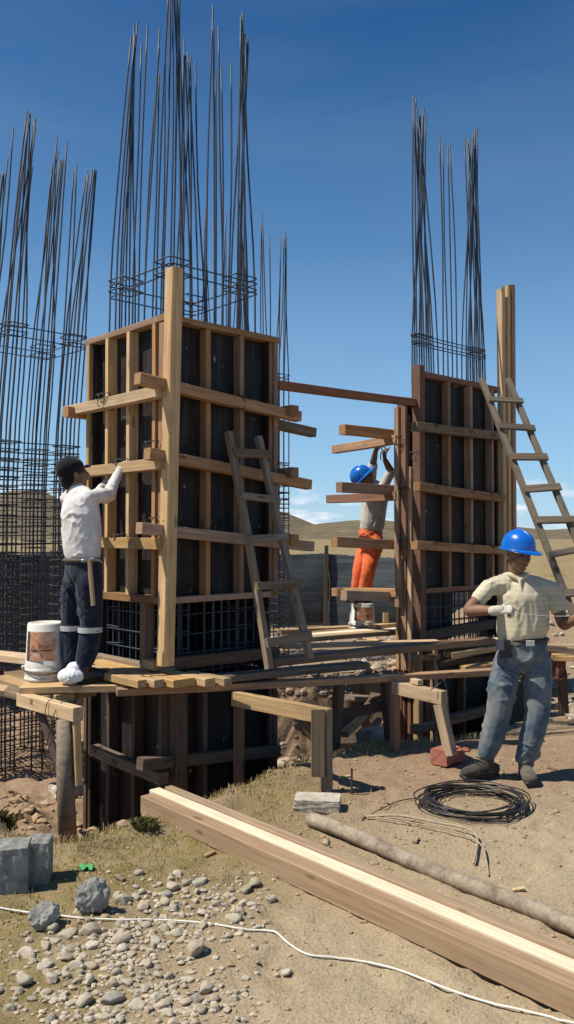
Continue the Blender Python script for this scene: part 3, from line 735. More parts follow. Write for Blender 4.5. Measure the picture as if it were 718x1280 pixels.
# long boards towards the right column
plank('long sloping plank from the ladder foot to the narrower column', at(338, 823, 6.95), at(612, 797, 8.05), .16, .06, formw, warp=.012)
plank('thin plank resting on the long sloping plank behind the man in jeans', at(455, 812, 7.75), at(610, 798, 8.3), .12, .03, pine)
for k, (p0, p1, wd, m_, lab) in enumerate((
        ((336, 800, 8.55), (494, 787, 9.15), .15, pine, 'front plank of the platform below the upturned bucket of the worker in orange'),
        ((360, 796, 8.8), (500, 784, 9.4), .2, freshw, 'second plank of the platform below the worker in orange'),
        ((388, 790, 9.15), (505, 781, 9.7), .2, pine, 'third plank of the platform under the upturned bucket of the worker in orange'),
        ((350, 787, 9.6), (505, 780, 10.1), .16, pine, 'rear plank of the platform beneath the worker in orange'))):
    plank(lab, at(*p0), at(*p1), wd, .05, m_)
plank('short board stacked on the platform right of the far bucket', at(466, 781, 9.3), at(494, 778, 9.5), .12, .04, pine)
plank('small upright offcut beside the far bucket', at(482, 778, 9.5), at(482, 766, 9.5), .06, .06, pine, name='offcut', up=Vector((0, 1, 0)), cat='wood offcut')
plank('pale board on edge below the platform, left of the narrower column', at(460, 798, 8.7), at(496, 802, 8.3), .05, .07, pine)
for p0, p1, wd, m_, lab in (
        ((560, 815, 7.75), (640, 803, 8.1), .14, pine, 'plank end poking out left of the jeans man at belt height'),
        ((580, 833, 7.6), (660, 822, 7.9), .12, pine, 'lower plank end poking out left of the jeans man'),
        ((548, 826, 7.9), (660, 816, 8.1), .1, darkw, 'dark plank between the stacked boards left of the jeans man'),
        ((520, 818, 7.55), (546, 817, 8.4), .08, greyw, 'short grey bearer under the long sloping plank')):
    plank(lab, at(*p0), at(*p1), wd, .05, m_)
rl_ = ('nearest', 'second', 'third', 'farthest')
for k in range(4):
    p = at(690-3*k, 818-4.5*k, 7.3+.22*k)
    plank('%s of the four parallel planks right of the jeans man' % rl_[k], p, p+Vector((1.3, -.28, .0)), .16, .045, pine)
for k, (off, ln, m_, lab) in enumerate(((.2, 1.25, greyw, 'grey shade board added under the deck behind the shoes of the man in white'), (.38, 1.1, pine, 'shade board added under the deck between the bucket and the large formwork'), (.56, 1.0, greyw, 'outermost added shade board running back under the deck behind the white bucket'))):  # boards added out of sight to shade the lower formwork's left face
    p = zp(178, 850, .655)-DR*off+DL*.42; p.z = .545
    plank(lab, p, p+DL*ln, .15, .045, m_)
plank('long pale board lying on the platform towards the narrower column', at(352, 806, 7.9), at(548, 800, 8.35), .13, .035, pine)
plank('pale board laid over the stacked planks left of the jeans man', at(505, 809, 7.85), at(640, 796, 8.5), .10, .035, freshw)
tp = thing('work_table', 'reddish cloth-hung table on a dark leg, behind the jeans man at right', 'table', at(704, 889, 7.6))
bar('leg', at(705, 891, 7.55), at(702, 838, 7.55), .075, .07, darkw, tp, up=Vector((0, 1, 0)))
bar('leg', at(748, 891, 7.5), at(748, 838, 7.5), .075, .07, darkw, tp, up=Vector((0, 1, 0)))
def draped(name, A, B, h, mat, parent, amp=.02):
    v = []; f = []; nx_, nz_ = 24, 10; d = (B-A); n_ = d.cross(UP).normalized()
    for s in (0, 1):
        for i in range(nx_+1):
            for j in range(nz_+1):
                t = i/nx_; u = j/nz_; hh = h*(1+.25*fbm(t*4, 2.2))
                o_ = amp*(.4+u)*math.sin(t*19+3*fbm(t*3, u*2, 1))+.006*s
                v.append(A+d*t-UP*(hh*u)+n_*o_)
    m1_ = (nx_+1)*(nz_+1)
    for i in range(nx_):
        for j in range(nz_):
            a_ = i*(nz_+1)+j; q_ = (a_, a_+1, a_+nz_+2, a_+nz_+1); f.append(q_); f.append(tuple(m1_+k for k in q_[::-1]))
    return link(name, mesh(name, v, f, True), mat, None, parent)
redcl = cloth('maroon_cloth', (.17, .055, .045), (.3, .2, .15), .5)
draped('cloth', at(676, 813, 7.5), at(708, 822, 7.35), .2, redcl, tp)
bar('table_top', at(676, 812, 7.6), at(760, 818, 7.5), .4, .03, darkw, tp)

# ------------------------------------------------------------------ people
class Blob:
    def __init__(s): s.v = []; s.f = []
    def add(s, v, f):
        n = len(s.v); s.v += [Vector(p) for p in v]; s.f += [tuple(i+n for i in q_) for q_ in f]
    def limb(s, pts, rads, n=12, k=4):
        """rounded tapering tube through pts; rads: number or (side, depth, side-vector)"""
        P = smoothpath(pts, k); m = len(pts); RR = []
        for i in range(len(P)):
            t = i/k; a = min(int(t), m-1); b = min(a+1, m-1); u = t-a
            def g(r): return r if isinstance(r, tuple) else (r, r, None)
            ra, rb = g(rads[a]), g(rads[b]); RR.append((ra[0]*(1-u)+rb[0]*u, ra[1]*(1-u)+rb[1]*u, ra[2] or rb[2]))
        v = []; f = []; rows = []
        t0 = (P[1]-P[0]).normalized(); nr = t0.orthogonal().normalized()
        seq = []
        r0 = min(RR[0][0], RR[0][1]); r1 = min(RR[-1][0], RR[-1][1]); t1 = (P[-1]-P[-2]).normalized()
        for q_, sc in ((.92, .38), (.6, .8)): seq.append((P[0]-t0*r0*q_, RR[0], sc, t0))
        for i in range(len(P)):
            t = (P[min(i+1, len(P)-1)]-P[max(i-1, 0)]).normalized(); seq.append((P[i], RR[i], 1, t))
        for q_, sc in ((.6, .8), (.92, .38)): seq.append((P[-1]+t1*r1*q_, RR[-1], sc, t1))
        for (p, r, sc, t) in seq:
            if r[2] is not None: nr = r[2]
            nr = (nr-t*nr.dot(t)).normalized(); b = t.cross(nr)
            for j in range(n):
                a = 2*math.pi*j/n; v.append(p+nr*(math.cos(a)*r[0]*sc)+b*(math.sin(a)*r[1]*sc))
        for i in range(len(seq)-1):
            for j in range(n): f.append((i*n+j, i*n+(j+1) % n, (i+1)*n+(j+1) % n, (i+1)*n+j))
        f.append(tuple(range(n-1, -1, -1))); f.append(tuple(range((len(seq)-1)*n, len(seq)*n)))
        s.add(v, f)
    def ball(s, c, ax, n=14):
        """ellipsoid: ax = three axis vectors"""
        v = []; f = []
        for i in range(n+1):
            th = math.pi*i/n
            for j in range(n):
                a = 2*math.pi*j/n
                v.append(Vector(c)+ax[0]*(math.sin(th)*math.cos(a))+ax[1]*(math.sin(th)*math.sin(a))+ax[2]*math.cos(th))
        for i in range(n):
            for j in range(n): f.append((i*n+j, i*n+(j+1) % n, (i+1)*n+(j+1) % n, (i+1)*n+j))
        s.add(v, f)
    def build(s, name, mat, parent, voxel=.009, smooth=4, wrinkle=None, sub=False):
        c0 = W[parent].translation
        me_ = mesh(name, [p-c0 for p in s.v], s.f)
        o = bpy.data.objects.new('tmp', me_); C.objects.link(o)
        m = o.modifiers.new('r', 'REMESH'); m.mode = 'VOXEL'; m.voxel_size = voxel; m.use_smooth_shade = True
        m2 = o.modifiers.new('s', 'SMOOTH'); m2.factor = .5; m2.iterations = smooth
        dg = bpy.context.evaluated_depsgraph_get(); ev = o.evaluated_get(dg)
        nm = bpy.data.meshes.new_from_object(ev); nm.name = name
        bpy.data.objects.remove(o); bpy.data.meshes.remove(me_)
        if wrinkle:
            amp, sx, sy, sz, seed = wrinkle
            nv = len(nm.vertices); cos = np.empty(nv*3, np.float32); nrs = np.empty(nv*3, np.float32)
            nm.vertices.foreach_get('co', cos); nm.vertices.foreach_get('normal', nrs)
            cos = cos.reshape(-1, 3); nrs = nrs.reshape(-1, 3); dsp = np.empty(nv, np.float32); nz = noise.noise
            for i_, (x, y, z) in enumerate(cos.tolist()):
                wq = nz(Vector((x*3+seed, y*3, z*3)))
                a = nz(Vector((x*sx+seed, y*sy+wq, z*sz+x*6+wq*2.5))); b = nz(Vector((x*sx*2-seed, y*sy*2, z*sz*1.8-x*8+wq*2)))
                mk = nz(Vector((x*5-seed, y*5+seed, z*4.2))); mk = min(1, max(.12, .45+mk*1.5))
                rg = max(0, 1-abs(a)*3.6); rb = max(0, 1-abs(b)*4)
                dsp[i_] = mk*(rg*rg+.45*rb*rb)-.3
            nm.vertices.foreach_set('co', (cos+nrs*(amp*dsp)[:, None]).ravel()); nm.update()
        nm.polygons.foreach_set('use_smooth', [True]*len(nm.polygons))
        return link(name, nm, mat, Matrix.Translation(c0), parent)

def hand(bl, wrist, d, pn, curl=.8, side=1, sc=1.0, inf=0.0):
    """palm plus five fingers; d = wrist to knuckles, pn = direction the palm faces, side=+1: thumb on d x pn"""
    d = d.normalized(); pn = (pn-d*pn.dot(d)).normalized(); sd_ = d.cross(pn)*side
    bl.limb([wrist-d*.02, wrist+d*.03*sc, wrist+d*.085*sc], [(.026*sc+inf, .02*sc+inf, sd_), (.038*sc+inf, .017*sc+inf, sd_), (.041*sc+inf, .015*sc+inf, sd_)], 12)
    for k, (o_, L_) in enumerate(((.030, .072), (.010, .08), (-.011, .075), (-.031, .06))):
        b = wrist+d*.088*sc+sd_*o_*sc; p = [b-d*.015]; dir_ = d.copy(); an = 0
        for j, fr in enumerate((.42, .33, .25)):
            an += curl*(.55 if j == 0 else .8); dd = d*math.cos(an)+pn*math.sin(an)
            p.append(p[-1]+dd*(L_*fr*1.15*sc))
        bl.limb(p, [.0098*sc+inf, .0092*sc+inf, .0085*sc+inf, .0072*sc+inf], 8, 3)
    b = wrist+d*.03*sc+sd_*.034*sc
    bl.limb([b-sd_*.01, b+(d*.5+sd_*.75+pn*.3)*.034*sc, b+(d*1.0+sd_*.75+pn*.75)*.052*sc, b+(d*1.35+sd_*.55+pn*1.1)*.06*sc], [.0125*sc+inf, .0115*sc+inf, .010*sc+inf, .0085*sc+inf], 8, 3)

def head(bl, c, fw, up_, sc=1.0):
    fw = fw.normalized(); sd_ = fw.cross(up_).normalized(); up_ = sd_.cross(fw).normalized()
    h = lambda f_, s_, u_: c+fw*f_*sc+sd_*s_*sc+up_*u_*sc
    bl.ball(h(-.012, 0, .035), (sd_*.075*sc, fw*.095*sc, up_*.085*sc))
    bl.ball(h(.02, 0, -.03), (sd_*.062*sc, fw*.07*sc, up_*.085*sc))
    bl.ball(h(.055, 0, -.088), (sd_*.034*sc, fw*.03*sc, up_*.026*sc))       # chin
    bl.limb([h(.085, 0, .012), h(.102, 0, -.018), h(.110, 0, -.034)], [.011*sc, .014*sc, .017*sc], 8, 3)  # nose
    for s in (-1, 1):
        bl.ball(h(-.01, s*.075, -.012), (fw*.02*sc, sd_*.011*sc, up_*.034*sc), 10)   # ear
        bl.ball(h(.062, s*.036, -.022), (sd_*.026*sc, fw*.02*sc, up_*.02*sc), 10)  # cheek
        bl.ball(h(.078, s*.03, .024), (sd_*.028*sc, fw*.014*sc, up_*.010*sc), 10)  # brow
    bl.ball(h(.088, 0, -.062), (sd_*.026*sc, fw*.013*sc, up_*.013*sc), 10)         # lips
    return h
def face_parts(par, h, fw, up_):
    sd_ = fw.normalized().cross(up_).normalized()
    for s in (-1, 1):
        b = Blob(); b.ball(h(.083, s*.031, .004), (sd_*.013, fw.normalized()*.008, up_*.007), 10); b.build('eye', eyem, par, .004, 1)
    b = Blob(); b.ball(h(.099, 0, -.062), (sd_*.023, fw.normalized()*.006, up_*.007), 10); b.build('mouth', lipm, par, .004, 1)

def hard_hat(par, c, fw, up_, sc=1.0):
    fw = fw.normalized(); sd_ = fw.cross(up_).normalized(); up_ = sd_.cross(fw).normalized()
    v = []; f = []; n, m = 36, 12
    for i in range(m+1):
        th = (math.pi/2)*i/m
        for j in range(n):
            a = 2*math.pi*j/n; rx, ry = .112, .135
            r = math.cos(th)**.82
            v.append(c+sd_*(rx*r*math.cos(a)*sc)+fw*(ry*r*math.sin(a)*sc)+up_*((.128*math.sin(th)**.9)*sc))
    for i in range(m):
        for j in range(n): f.append((i*n+j, i*n+(j+1) % n, (i+1)*n+(j+1) % n, (i+1)*n+j))
    o0 = W[par].translation
    hat = link('hard_hat', mesh('hard_hat', [p-o0 for p in v], f, True), bluehat, Matrix.Translation(o0), par)
    v = []; f = []
    for lev in (0, 1):
        for ring in (0, 1, 2):
            for j in range(n):
                a = 2*math.pi*j/n; e_ = (0, .011, .017)[ring]; s_ = math.sin(a)
                if ring: e_ += max(0, s_)**2.2*(.05 if ring == 2 else .03)
                dz = -.003-.010*(ring > 0)-(max(0, s_)**2)*.012*(ring == 2)-.006*lev
                v.append(c+sd_*((.111+e_)*math.cos(a)*sc)+fw*((.134+e_)*s_*sc)+up_*(dz*sc))
    for lev in (0, 1):
        for ring in (0, 1):
            for j in range(n):
                q_ = [lev*3*n+ring*n+j, lev*3*n+ring*n+(j+1) % n, lev*3*n+(ring+1)*n+(j+1) % n, lev*3*n+(ring+1)*n+j]
                f.append(tuple(q_ if lev else q_[::-1]))
    for j in range(n): f.append((2*n+j, 2*n+(j+1) % n, 5*n+(j+1) % n, 5*n+j))
    link('brim', mesh('brim', [p-o0 for p in v], f, True), bluehat, Matrix.Translation(o0), hat)
    pts = []
    for i in range(15):
        a = R_(20)+R_(140)*i/14; pts.append(c+fw*(math.cos(a)*.133*sc)+up_*((math.sin(a)**.9*.128+.001)*sc))
    v2, f2 = tube_geo([p-o0 for p in pts], .010*sc, 8); link('ridge', mesh('ridge', v2, f2, True), bluehat, Matrix.Translation(o0), hat)
    return hat

def person(label, J, fw, loc, shirt, pants, sleeve=1.0, baggy=1.0, headfw=None, headup=UP, wr=None, wa=.019):
    """J: joints; arms/legs given as r (his right) and l"""
    p = thing('person', label, 'person', loc)
    fw = fw.normalized(); sd_ = fw.cross(UP).normalized(); hf = (headfw or fw).normalized()
    b = Blob()
    pel, ch, nk, hd = J['pelvis'], J['chest'], J['neck'], J['head']
    mid = pel.lerp(ch, .5); shm = J['sr'].lerp(J['sl'], .5)
    b.limb([pel, mid, ch, shm.lerp(nk, .4)], [(.135, .09, sd_), (.125, .085, sd_), (.14, .095, sd_), (.08, .07, sd_)])
    b.limb([nk-UP*.03, nk.lerp(hd, .6)-hf*.012], [.058, .054]); h = head(b, hd, hf, headup)
    for s in 'rl':
        sh, eb, wr_ = J['s'+s], J['e'+s], J['w'+s]
        b.limb([shm.lerp(sh, .5)-UP*.02, sh-UP*.022, sh.lerp(eb, .5), eb, eb.lerp(wr_, .35), wr_], [.036, .04, .045, .04, .041, .027])
        hp, kn, an = J['h'+s], J['k'+s], J['a'+s]
        b.limb([pel.lerp(hp, .6), hp, kn, kn.lerp(an, .4), an], [.08, .075, .052, .05, .036])
        td = J['t'+s].normalized(); b.limb([an-td*.02-UP*.03, an+td*.12-UP*.06], [.035, .03])
        hb = b; hand(b, wr_, J['hd'+s], J['pn'+s], J.get('curl'+s, .8), 1 if s == 'r' else -1)
    b.build('body', skin, p, .0075, 3); face_parts(p, h, hf, headup)
    # shirt
    b = Blob()
    lo = pel+UP*.085
    b.limb([lo, pel.lerp(ch, .35), ch, shm.lerp(ch, .25), shm.lerp(nk, .55)],
           [(.170*baggy, .126*baggy, sd_), (.174*baggy, .13*baggy, sd_), (.180, .13, sd_), (.160, .105, sd_), (.08, .072, sd_)], 18)
    for s in 'rl': b.limb([nk-UP*.045, nk.lerp(J['s'+s], .5)-UP*.015, J['s'+s]-UP*.012], [.058, .06, .060])
    for s in 'rl':
        sh, eb, wr_ = J['s'+s], J['e'+s], J['w'+s]
        if sleeve >= 1: b.limb([shm.lerp(sh, .55), sh-UP*.01, sh.lerp(eb, .5), eb, eb.lerp(wr_, .5), eb.lerp(wr_, .96)], [.058, .06, .058, .053, .047, .036])
        else: b.limb([shm.lerp(sh, .55), sh-UP*.012, sh.lerp(eb, sleeve*.5), sh.lerp(eb, sleeve)], [.062, .064, .061, .060])
    b.build('shirt', shirt, p, .009, 4, (.012, 7.5, 7.5, 5.5, wr or 1))
    # trousers
    b = Blob()
    b.limb([pel-UP*.08, pel+UP*.045], [(.172, .13, sd_), (.160, .118, sd_)], 18)
    for s in 'rl':
        hp, kn, an = J['h'+s], J['k'+s], J['a'+s]
        b.limb([pel.lerp(hp, .85), hp-UP*.05, hp.lerp(kn, .5), kn, kn.lerp(an, .5), an+UP*.055], [.098, .104, .098*baggy, .084*baggy, .080*baggy, .068*baggy])
    b.build('trousers', pants, p, .009, 4, (wa, 6, 6, 9, (wr or 1)+3))
    return p, h
def boot(p, an, td, mat, zg, name='boot'):
    td = td.normalized(); g_ = Vector((an.x, an.y, zg))
    b = Blob(); sd_ = td.cross(UP)
    b.limb([an+UP*.09, an-UP*.01, g_+UP*.055+td*.01], [.054, .05, .05])
    b.limb([g_+UP*.045-td*.06, g_+UP*.05+td*.06, g_+UP*.042+td*.15, g_+UP*.036+td*.185], [(.042, .045, sd_), (.046, .05, sd_), (.05, .04, sd_), (.042, .032, sd_)])
    o = b.build(name, mat, p, .009, 3, (.003, 25, 25, 25, 5))
    b = Blob(); b.limb([g_+UP*.013-td*.075, g_+UP*.013+td*.06, g_+UP*.013+td*.2], [(.044, .014, sd_), (.047, .014, sd_), (.048, .014, sd_)], 14)
    b.build('sole', beltm, o, .007, 2)
    for k in range(4):
        c_ = an+UP*(.055-.03*k)+td*(.052+.018*k); tube('lace', [c_-sd_*.025, c_+td*.006, c_+sd_*.025], .004, beltm, o, 5)
    return o
def glove(p, wr_, d, pn, curl, side):
    b = Blob(); hand(b, wr_, d, pn, curl, side, 1.02, .0006); b.limb([wr_-d.normalized()*.03, wr_+d.normalized()*.02], [.034, .034]); b.build('glove', glovem, p, .0038, 1)

# the man in the cream shirt
D = 5.94
J = dict(pelvis=at(655, 806, D), chest=at(653, 748, D), neck=at(645, 718, D+.02), head=at(648, 693, D-.04),
         sr=at(613, 732, D-.02), er=at(586, 763, D-.12), wr=at(622, 763, D-.29), sl=at(691, 735, D+.02), el=at(704, 780, D-.02), wl=at(728, 771, D-.25),
         hr=at(634, 822, D), kr=at(624, 888, D-.05), ar=at(609, 950, D-.01), hl=at(672, 822, D), kl=at(672, 890, D-.08), al=at(657, 955, D-.04),
         tr=Vector((-.93, -.36, 0)), tl=Vector((-.08, -1, 0)), hdr=Vector((.9, -.3, .12)), pnr=Vector((.1, .5, -.75)), hdl=Vector((.8, -.5, -.1)), pnl=Vector((0, .3, -1)), curlr=1.55, curll=1.0)
pA, hA = person('man in cream short-sleeved shirt, dusty jeans and blue hard hat, standing by the wire coil', J, Vector((.06, -1, 0)), at(635, 965, D), shirtA, jeans, sleeve=.52, baggy=1.08, headfw=Vector((.42, -1, -.16)), headup=Vector((.10, -.12, 1)), wr=2)
hard_hat(pA, hA(-.008, 0, .048), Vector((.62, -1, -.16)), Vector((.08, -.10, 1)), .95)
boot(pA, J['ar'], J['tr'], bootm, .01); boot(pA, J['al'], J['tl'], bootm, .01)
glove(pA, J['wr'], J['hdr'], J['pnr'], 1.55, 1)
b = Blob(); nk = J['neck']
b.limb([nk+Vector((-.075, .02, -.005)), nk+Vector((-.055, -.06, .0)), nk+Vector((0, -.095, -.035))], [.017, .018, .012]); b.limb([nk+Vector((.075, .02, -.005)), nk+Vector((.06, -.06, .0)), nk+Vector((.005, -.095, -.035))], [.017, .018, .012])
b.limb([nk+Vector((0, -.105, -.04)), nk+Vector((.005, -.125, -.13))], [.012, .012]); b.build('collar', shirtA, pA, .007, 2)
pe = J['pelvis']; pts = [pe+Vector((math.cos(a)*.164, math.sin(a)*.124, .042)) for a in [2*math.pi*k/24 for k in range(24)]]
v, f = tube_geo(pts, .015, 8, True); link('belt', mesh('belt', [q_-W[pA].translation for q_ in v], f, True), beltm, W[pA], pA)
bar('buckle', pe+Vector((-.025, -.15, .03)), pe+Vector((.03, -.15, .03)), .012, .04, reflm, pA)
bar('pouch', pe+Vector((-.165, -.10, .045)), pe+Vector((-.155, -.11, -.075)), .075, .045, beltm, pA, up=Vector((0, -1, 0)), ch=.01)
bar('tape_measure', pe+Vector((-.20, -.12, .05)), pe+Vector((-.195, -.125, -.02)), .05, .04, simple('grey_case', (.2, .2, .19), .5), pA, up=Vector((0, -1, 0)), ch=.01)
wa = J['wr']+Vector((.09, -.03, -.01))
tag(tube('wire', smoothpath([wa+Vector((-.06, 0, .02)), wa, wa+Vector((.2, -.03, -.02)), at(722, 770, D-.4), at(760, 768, D-.4)], 6), .0022, reflm, None, 5), 'thin bright wire pulled between the hands of the man in cream shirt', 'wire')

# the man in the white shirt
D = 6.28
J = dict(pelvis=at(104, 706, D), chest=at(101, 642, D-.02), neck=at(96, 609, D+.02), head=at(92, 592, D+.05),
         sr=at(111, 621, D-.12), er=at(135, 619, D+.10), wr=at(149, 590, D+.30), sl=at(86, 622, D+.16), el=at(106, 640, D+.40), wl=at(126, 611, D+.56),
         hr=at(112, 722, D-.07), kr=at(114, 780, D-.05), ar=at(106, 836, D-.08), hl=at(95, 722, D+.06), kl=at(90, 778, D+.10), al=at(88, 832, D+.06),
         tr=Vector((.6, .5, 0)), tl=Vector((.5, .6, 0)), hdr=Vector((.25, .45, .75)), pnr=Vector((.7, .5, -.3)), hdl=Vector((.3, .5, .6)), pnl=Vector((.5, .6, -.4)), curlr=1.0, curll=.9)
pB, hB = person('man in white long-sleeved shirt and navy trousers, seen from behind at the large formwork', J, Vector((.70, .70, 0)), zp(100, 852, .61), shirtB, pantsB, sleeve=1.0, baggy=1.0, headfw=Vector((.8, .55, .25)), headup=Vector((-.35, -.2, 1)), wr=7, wa=.013)
glove(pB, J['wr'], J['hdr'], J['pnr'], 1.0, 1); glove(pB, J['wl'], J['hdl'], J['pnl'], .9, -1)
b = Blob(); hc = J['head']; hf = Vector((.8, .55, .25)).normalized(); hu = Vector((-.35, -.2, 1)).normalized(); hs_ = hf.cross(hu).normalized(); hu = hs_.cross(hf)
b.ball(hc-hf*.018+hu*.045, (hs_*.094, hf*.112, hu*.092)); b.ball(hc-hf*.05-hu*.03, (hs_*.08, hf*.07, hu*.09)); b.build('knit_cap', blackc, pB, .009, 3, (.004, 30, 30, 30, 2))
b = Blob(); v, f = tube_geo([hc+hf*.085+hu*.035-hs_*.07, hc+hf*.14+hu*.03, hc+hf*.085+hu*.035+hs_*.07], .012, 8); b.add(v, f); b.build('cap_peak', blackc, pB, .006, 2)
for s, z_ in (('r', .55), ('l', .5)):
    k_, a_ = J['k'+s], J['a'+s]; c_ = k_.lerp(a_, .12); pts = [c_+Vector((math.cos(q_)*.091, math.sin(q_)*.091, 0)) for q_ in [2*math.pi*i/20 for i in range(20)]]
    v = []; f = []
    for q_ in pts: v += [q_-UP*.02-W[pB].translation, q_+UP*.02-W[pB].translation]
    for i in range(20): j = (i+1) % 20; f.append((2*i, 2*j, 2*j+1, 2*i+1))
    link('reflective_band', mesh('band', v, f, True), reflm, W[pB], pB)
    boot(pB, J['a'+s], J['t'+s], beltm, .612)
b = Blob(); a_ = zp(93, 850, .61)+Vector((0, -.0, 0)); a_.y = J['ar'].y-.03; a_.x = (94-359)/F*a_.y
b.ball(a_+Vector((-.02, 0, .055)), (Vector((.105, 0, 0)), Vector((0, .085, 0)), UP*.066)); b.ball(a_+Vector((-.0, .02, .11)), (Vector((.065, 0, 0)), Vector((0, .06, 0)), UP*.05)); b.build('plastic_bag', bagm, pB, .008, 2, (.012, 22, 22, 22, 9))
pe = J['pelvis']; fB = Vector((.7, .7, 0)); sB = fB.cross(UP); pts = [pe+sB*(math.cos(a)*.166)+fB*(math.sin(a)*.124)+UP*.035 for a in [2*math.pi*k/24 for k in range(24)]]
v, f = tube_geo(pts, .015, 8, True); link('tool_belt', mesh('belt', [q_-W[pB].translation for q_ in v], f, True), simple('brown_leather', (.09, .055, .035), .7), W[pB], pB)
hp_ = J['hr']+Vector((.03, -.13, .1)); p0 = at(112, 700, hp_.y-.02); p1 = at(117, 757, hp_.y-.03)
hm_ = thing('hammer', 'claw hammer with pale wooden handle hanging at hip of the man in white', 'hammer', p1)
bar('handle', p1, p0, .028, .035, pine, hm_, up=Vector((0, 1, 0)), ch=.008)
b = Blob(); hx = Vector((.9, .2, .12)).normalized(); b.limb([p0-hx*.045, p0, p0+hx*.03], [.017, .014, .016]); b.limb([p0+hx*.03, p0+hx*.07-UP*.012, p0+hx*.09-UP*.035], [.013, .009, .005]); b.build('head', simple('hammer_steel', (.3, .3, .3), .35, .9), hm_, .005, 1)

# the worker in orange trousers
D = 9.60
J = dict(pelvis=at(464, 668, D), chest=at(469, 625, D), neck=at(464, 605, D), head=at(455, 598, D-.02),
         sr=at(478, 610, D-.13), er=at(489, 590, D-.2), wr=at(481, 574, D-.28), sl=at(463, 605, D+.15), el=at(466, 582, D+.05), wl=at(470, 563, D-.12),
         hr=at(469, 676, D-.08), kr=at(461, 712, D-.14), ar=at(456, 744, D-.02), hl=at(460, 676, D+.08), kl=at(450, 710, D+.03), al=at(446, 742, D+.08),
         tr=Vector((-.6, -.5, 0)), tl=Vector((-.5, -.4, 0)), hdr=Vector((-.2, -.3, .9)), pnr=Vector((.7, -.3, .2)), hdl=Vector((.4, -.5, .6)), pnl=Vector((.4, -.6, -.3)), curlr=1.0, curll=.9)
pC, hC = person('worker in grey shirt and orange trousers with arms raised, on an upturned bucket', J, Vector((.75, -.66, 0)), at(452, 752, D), shirtC, pantsC, sleeve=.98, baggy=1.0, headfw=Vector((.6, -.6, .6)), headup=Vector((-.6, .1, .75)), wr=12, wa=.015)
hard_hat(pC, hC(-.005, 0, .03), Vector((.6, -.5, .6)), Vector((-.75, .0, .65)), 1.0)
for s in 'rl': boot(pC, J['a'+s], J['t'+s], bootm, at(452, 753, D).z)
pl0 = J['wr']+Vector((-.02, -.05, .06))
pt = thing('pliers', 'small pincers in the raised hand of the worker in orange', 'pliers', pl0)
for s in (-1, 1): tube('jaw', smoothpath([pl0+Vector((.03*s, 0, -.07)), pl0+Vector((.028*s, 0, 0)), pl0+Vector((0, 0, .03)), pl0+Vector((-.022*s, 0, .055)), pl0+Vector((-.004*s, 0, .085))], 4), .006, wirem, pt, 6)

# ------------------------------------------------------------------ upturned buckets
def label_mat():
    m, t, b = newmat('paint_label'); tc = N(t, 'ShaderNodeTexCoord')
    n1 = tnoise(t, tc.outputs['Object'], 16, 6, .7, .8); n2 = tnoise(t, tc.outputs['Object'], 6, 5, .7)
    c = ramp(t, n2, [(.35, (.52, .20, .09)), (.65, (.62, .33, .18))])
    sp = N(t, 'ShaderNodeSeparateXYZ'); t.links.new(tc.outputs['Object'], sp.inputs[0])
    dm = ramp(t, n1, [(.53, (0, 0, 0)), (.60, (1, 1, 1))])
    c = mixc(t, math_(t, 'MULTIPLY', dm, .75), c, (.07, .05, .045))
    n3 = tnoise(t, tc.outputs['Object'], 10, 4, .7); c = mixc(t, math_(t, 'MULTIPLY', ramp(t, n3, [(.52, (0, 0, 0)), (.62, (1, 1, 1))]), .6), c, (.62, .56, .46))
    t.links.new(c, b.inputs['Base Color']); b.inputs['Roughness'].default_value = .6
    return m
labm = label_mat(); darklab = simple('dark_label_band', (.06, .05, .045), .6, 0, 20, .4)
def lathe(name, prof, mat, M, par, n=40):
    v = []; f = []
    for r, z in prof:
        for k in range(n): a = 2*math.pi*k/n; v.append((r*math.cos(a), r*math.sin(a), z))
    for i in range(len(prof)-1):
        for k in range(n): f.append((i*n+k, i*n+(k+1) % n, (i+1)*n+(k+1) % n, (i+1)*n+k))
    f.append(tuple(range(n-1, -1, -1))); f.append(tuple(range((len(prof)-1)*n, len(prof)*n)))
    return link(name, mesh(name, v, f, True), mat, M, par)
def patch(name, a0, a1, z0, z1, rz, mat, M, par, n=14):
    v = []; f = []
    for s in (0, .0025):
        for j in range(5):
            z = z0+(z1-z0)*j/4
            for i in range(n+1): a = a0+(a1-a0)*i/n; v.append(((rz(z)+.0015+s)*math.cos(a), (rz(z)+.0015+s)*math.sin(a), z))
    k = 5*(n+1)
    for j in range(4):
        for i in range(n):
            q_ = (k+j*(n+1)+i, k+j*(n+1)+i+1, k+(j+1)*(n+1)+i+1, k+(j+1)*(n+1)+i); f.append(q_)
    return link(name, mesh(name, v, f, True), mat, M, par)
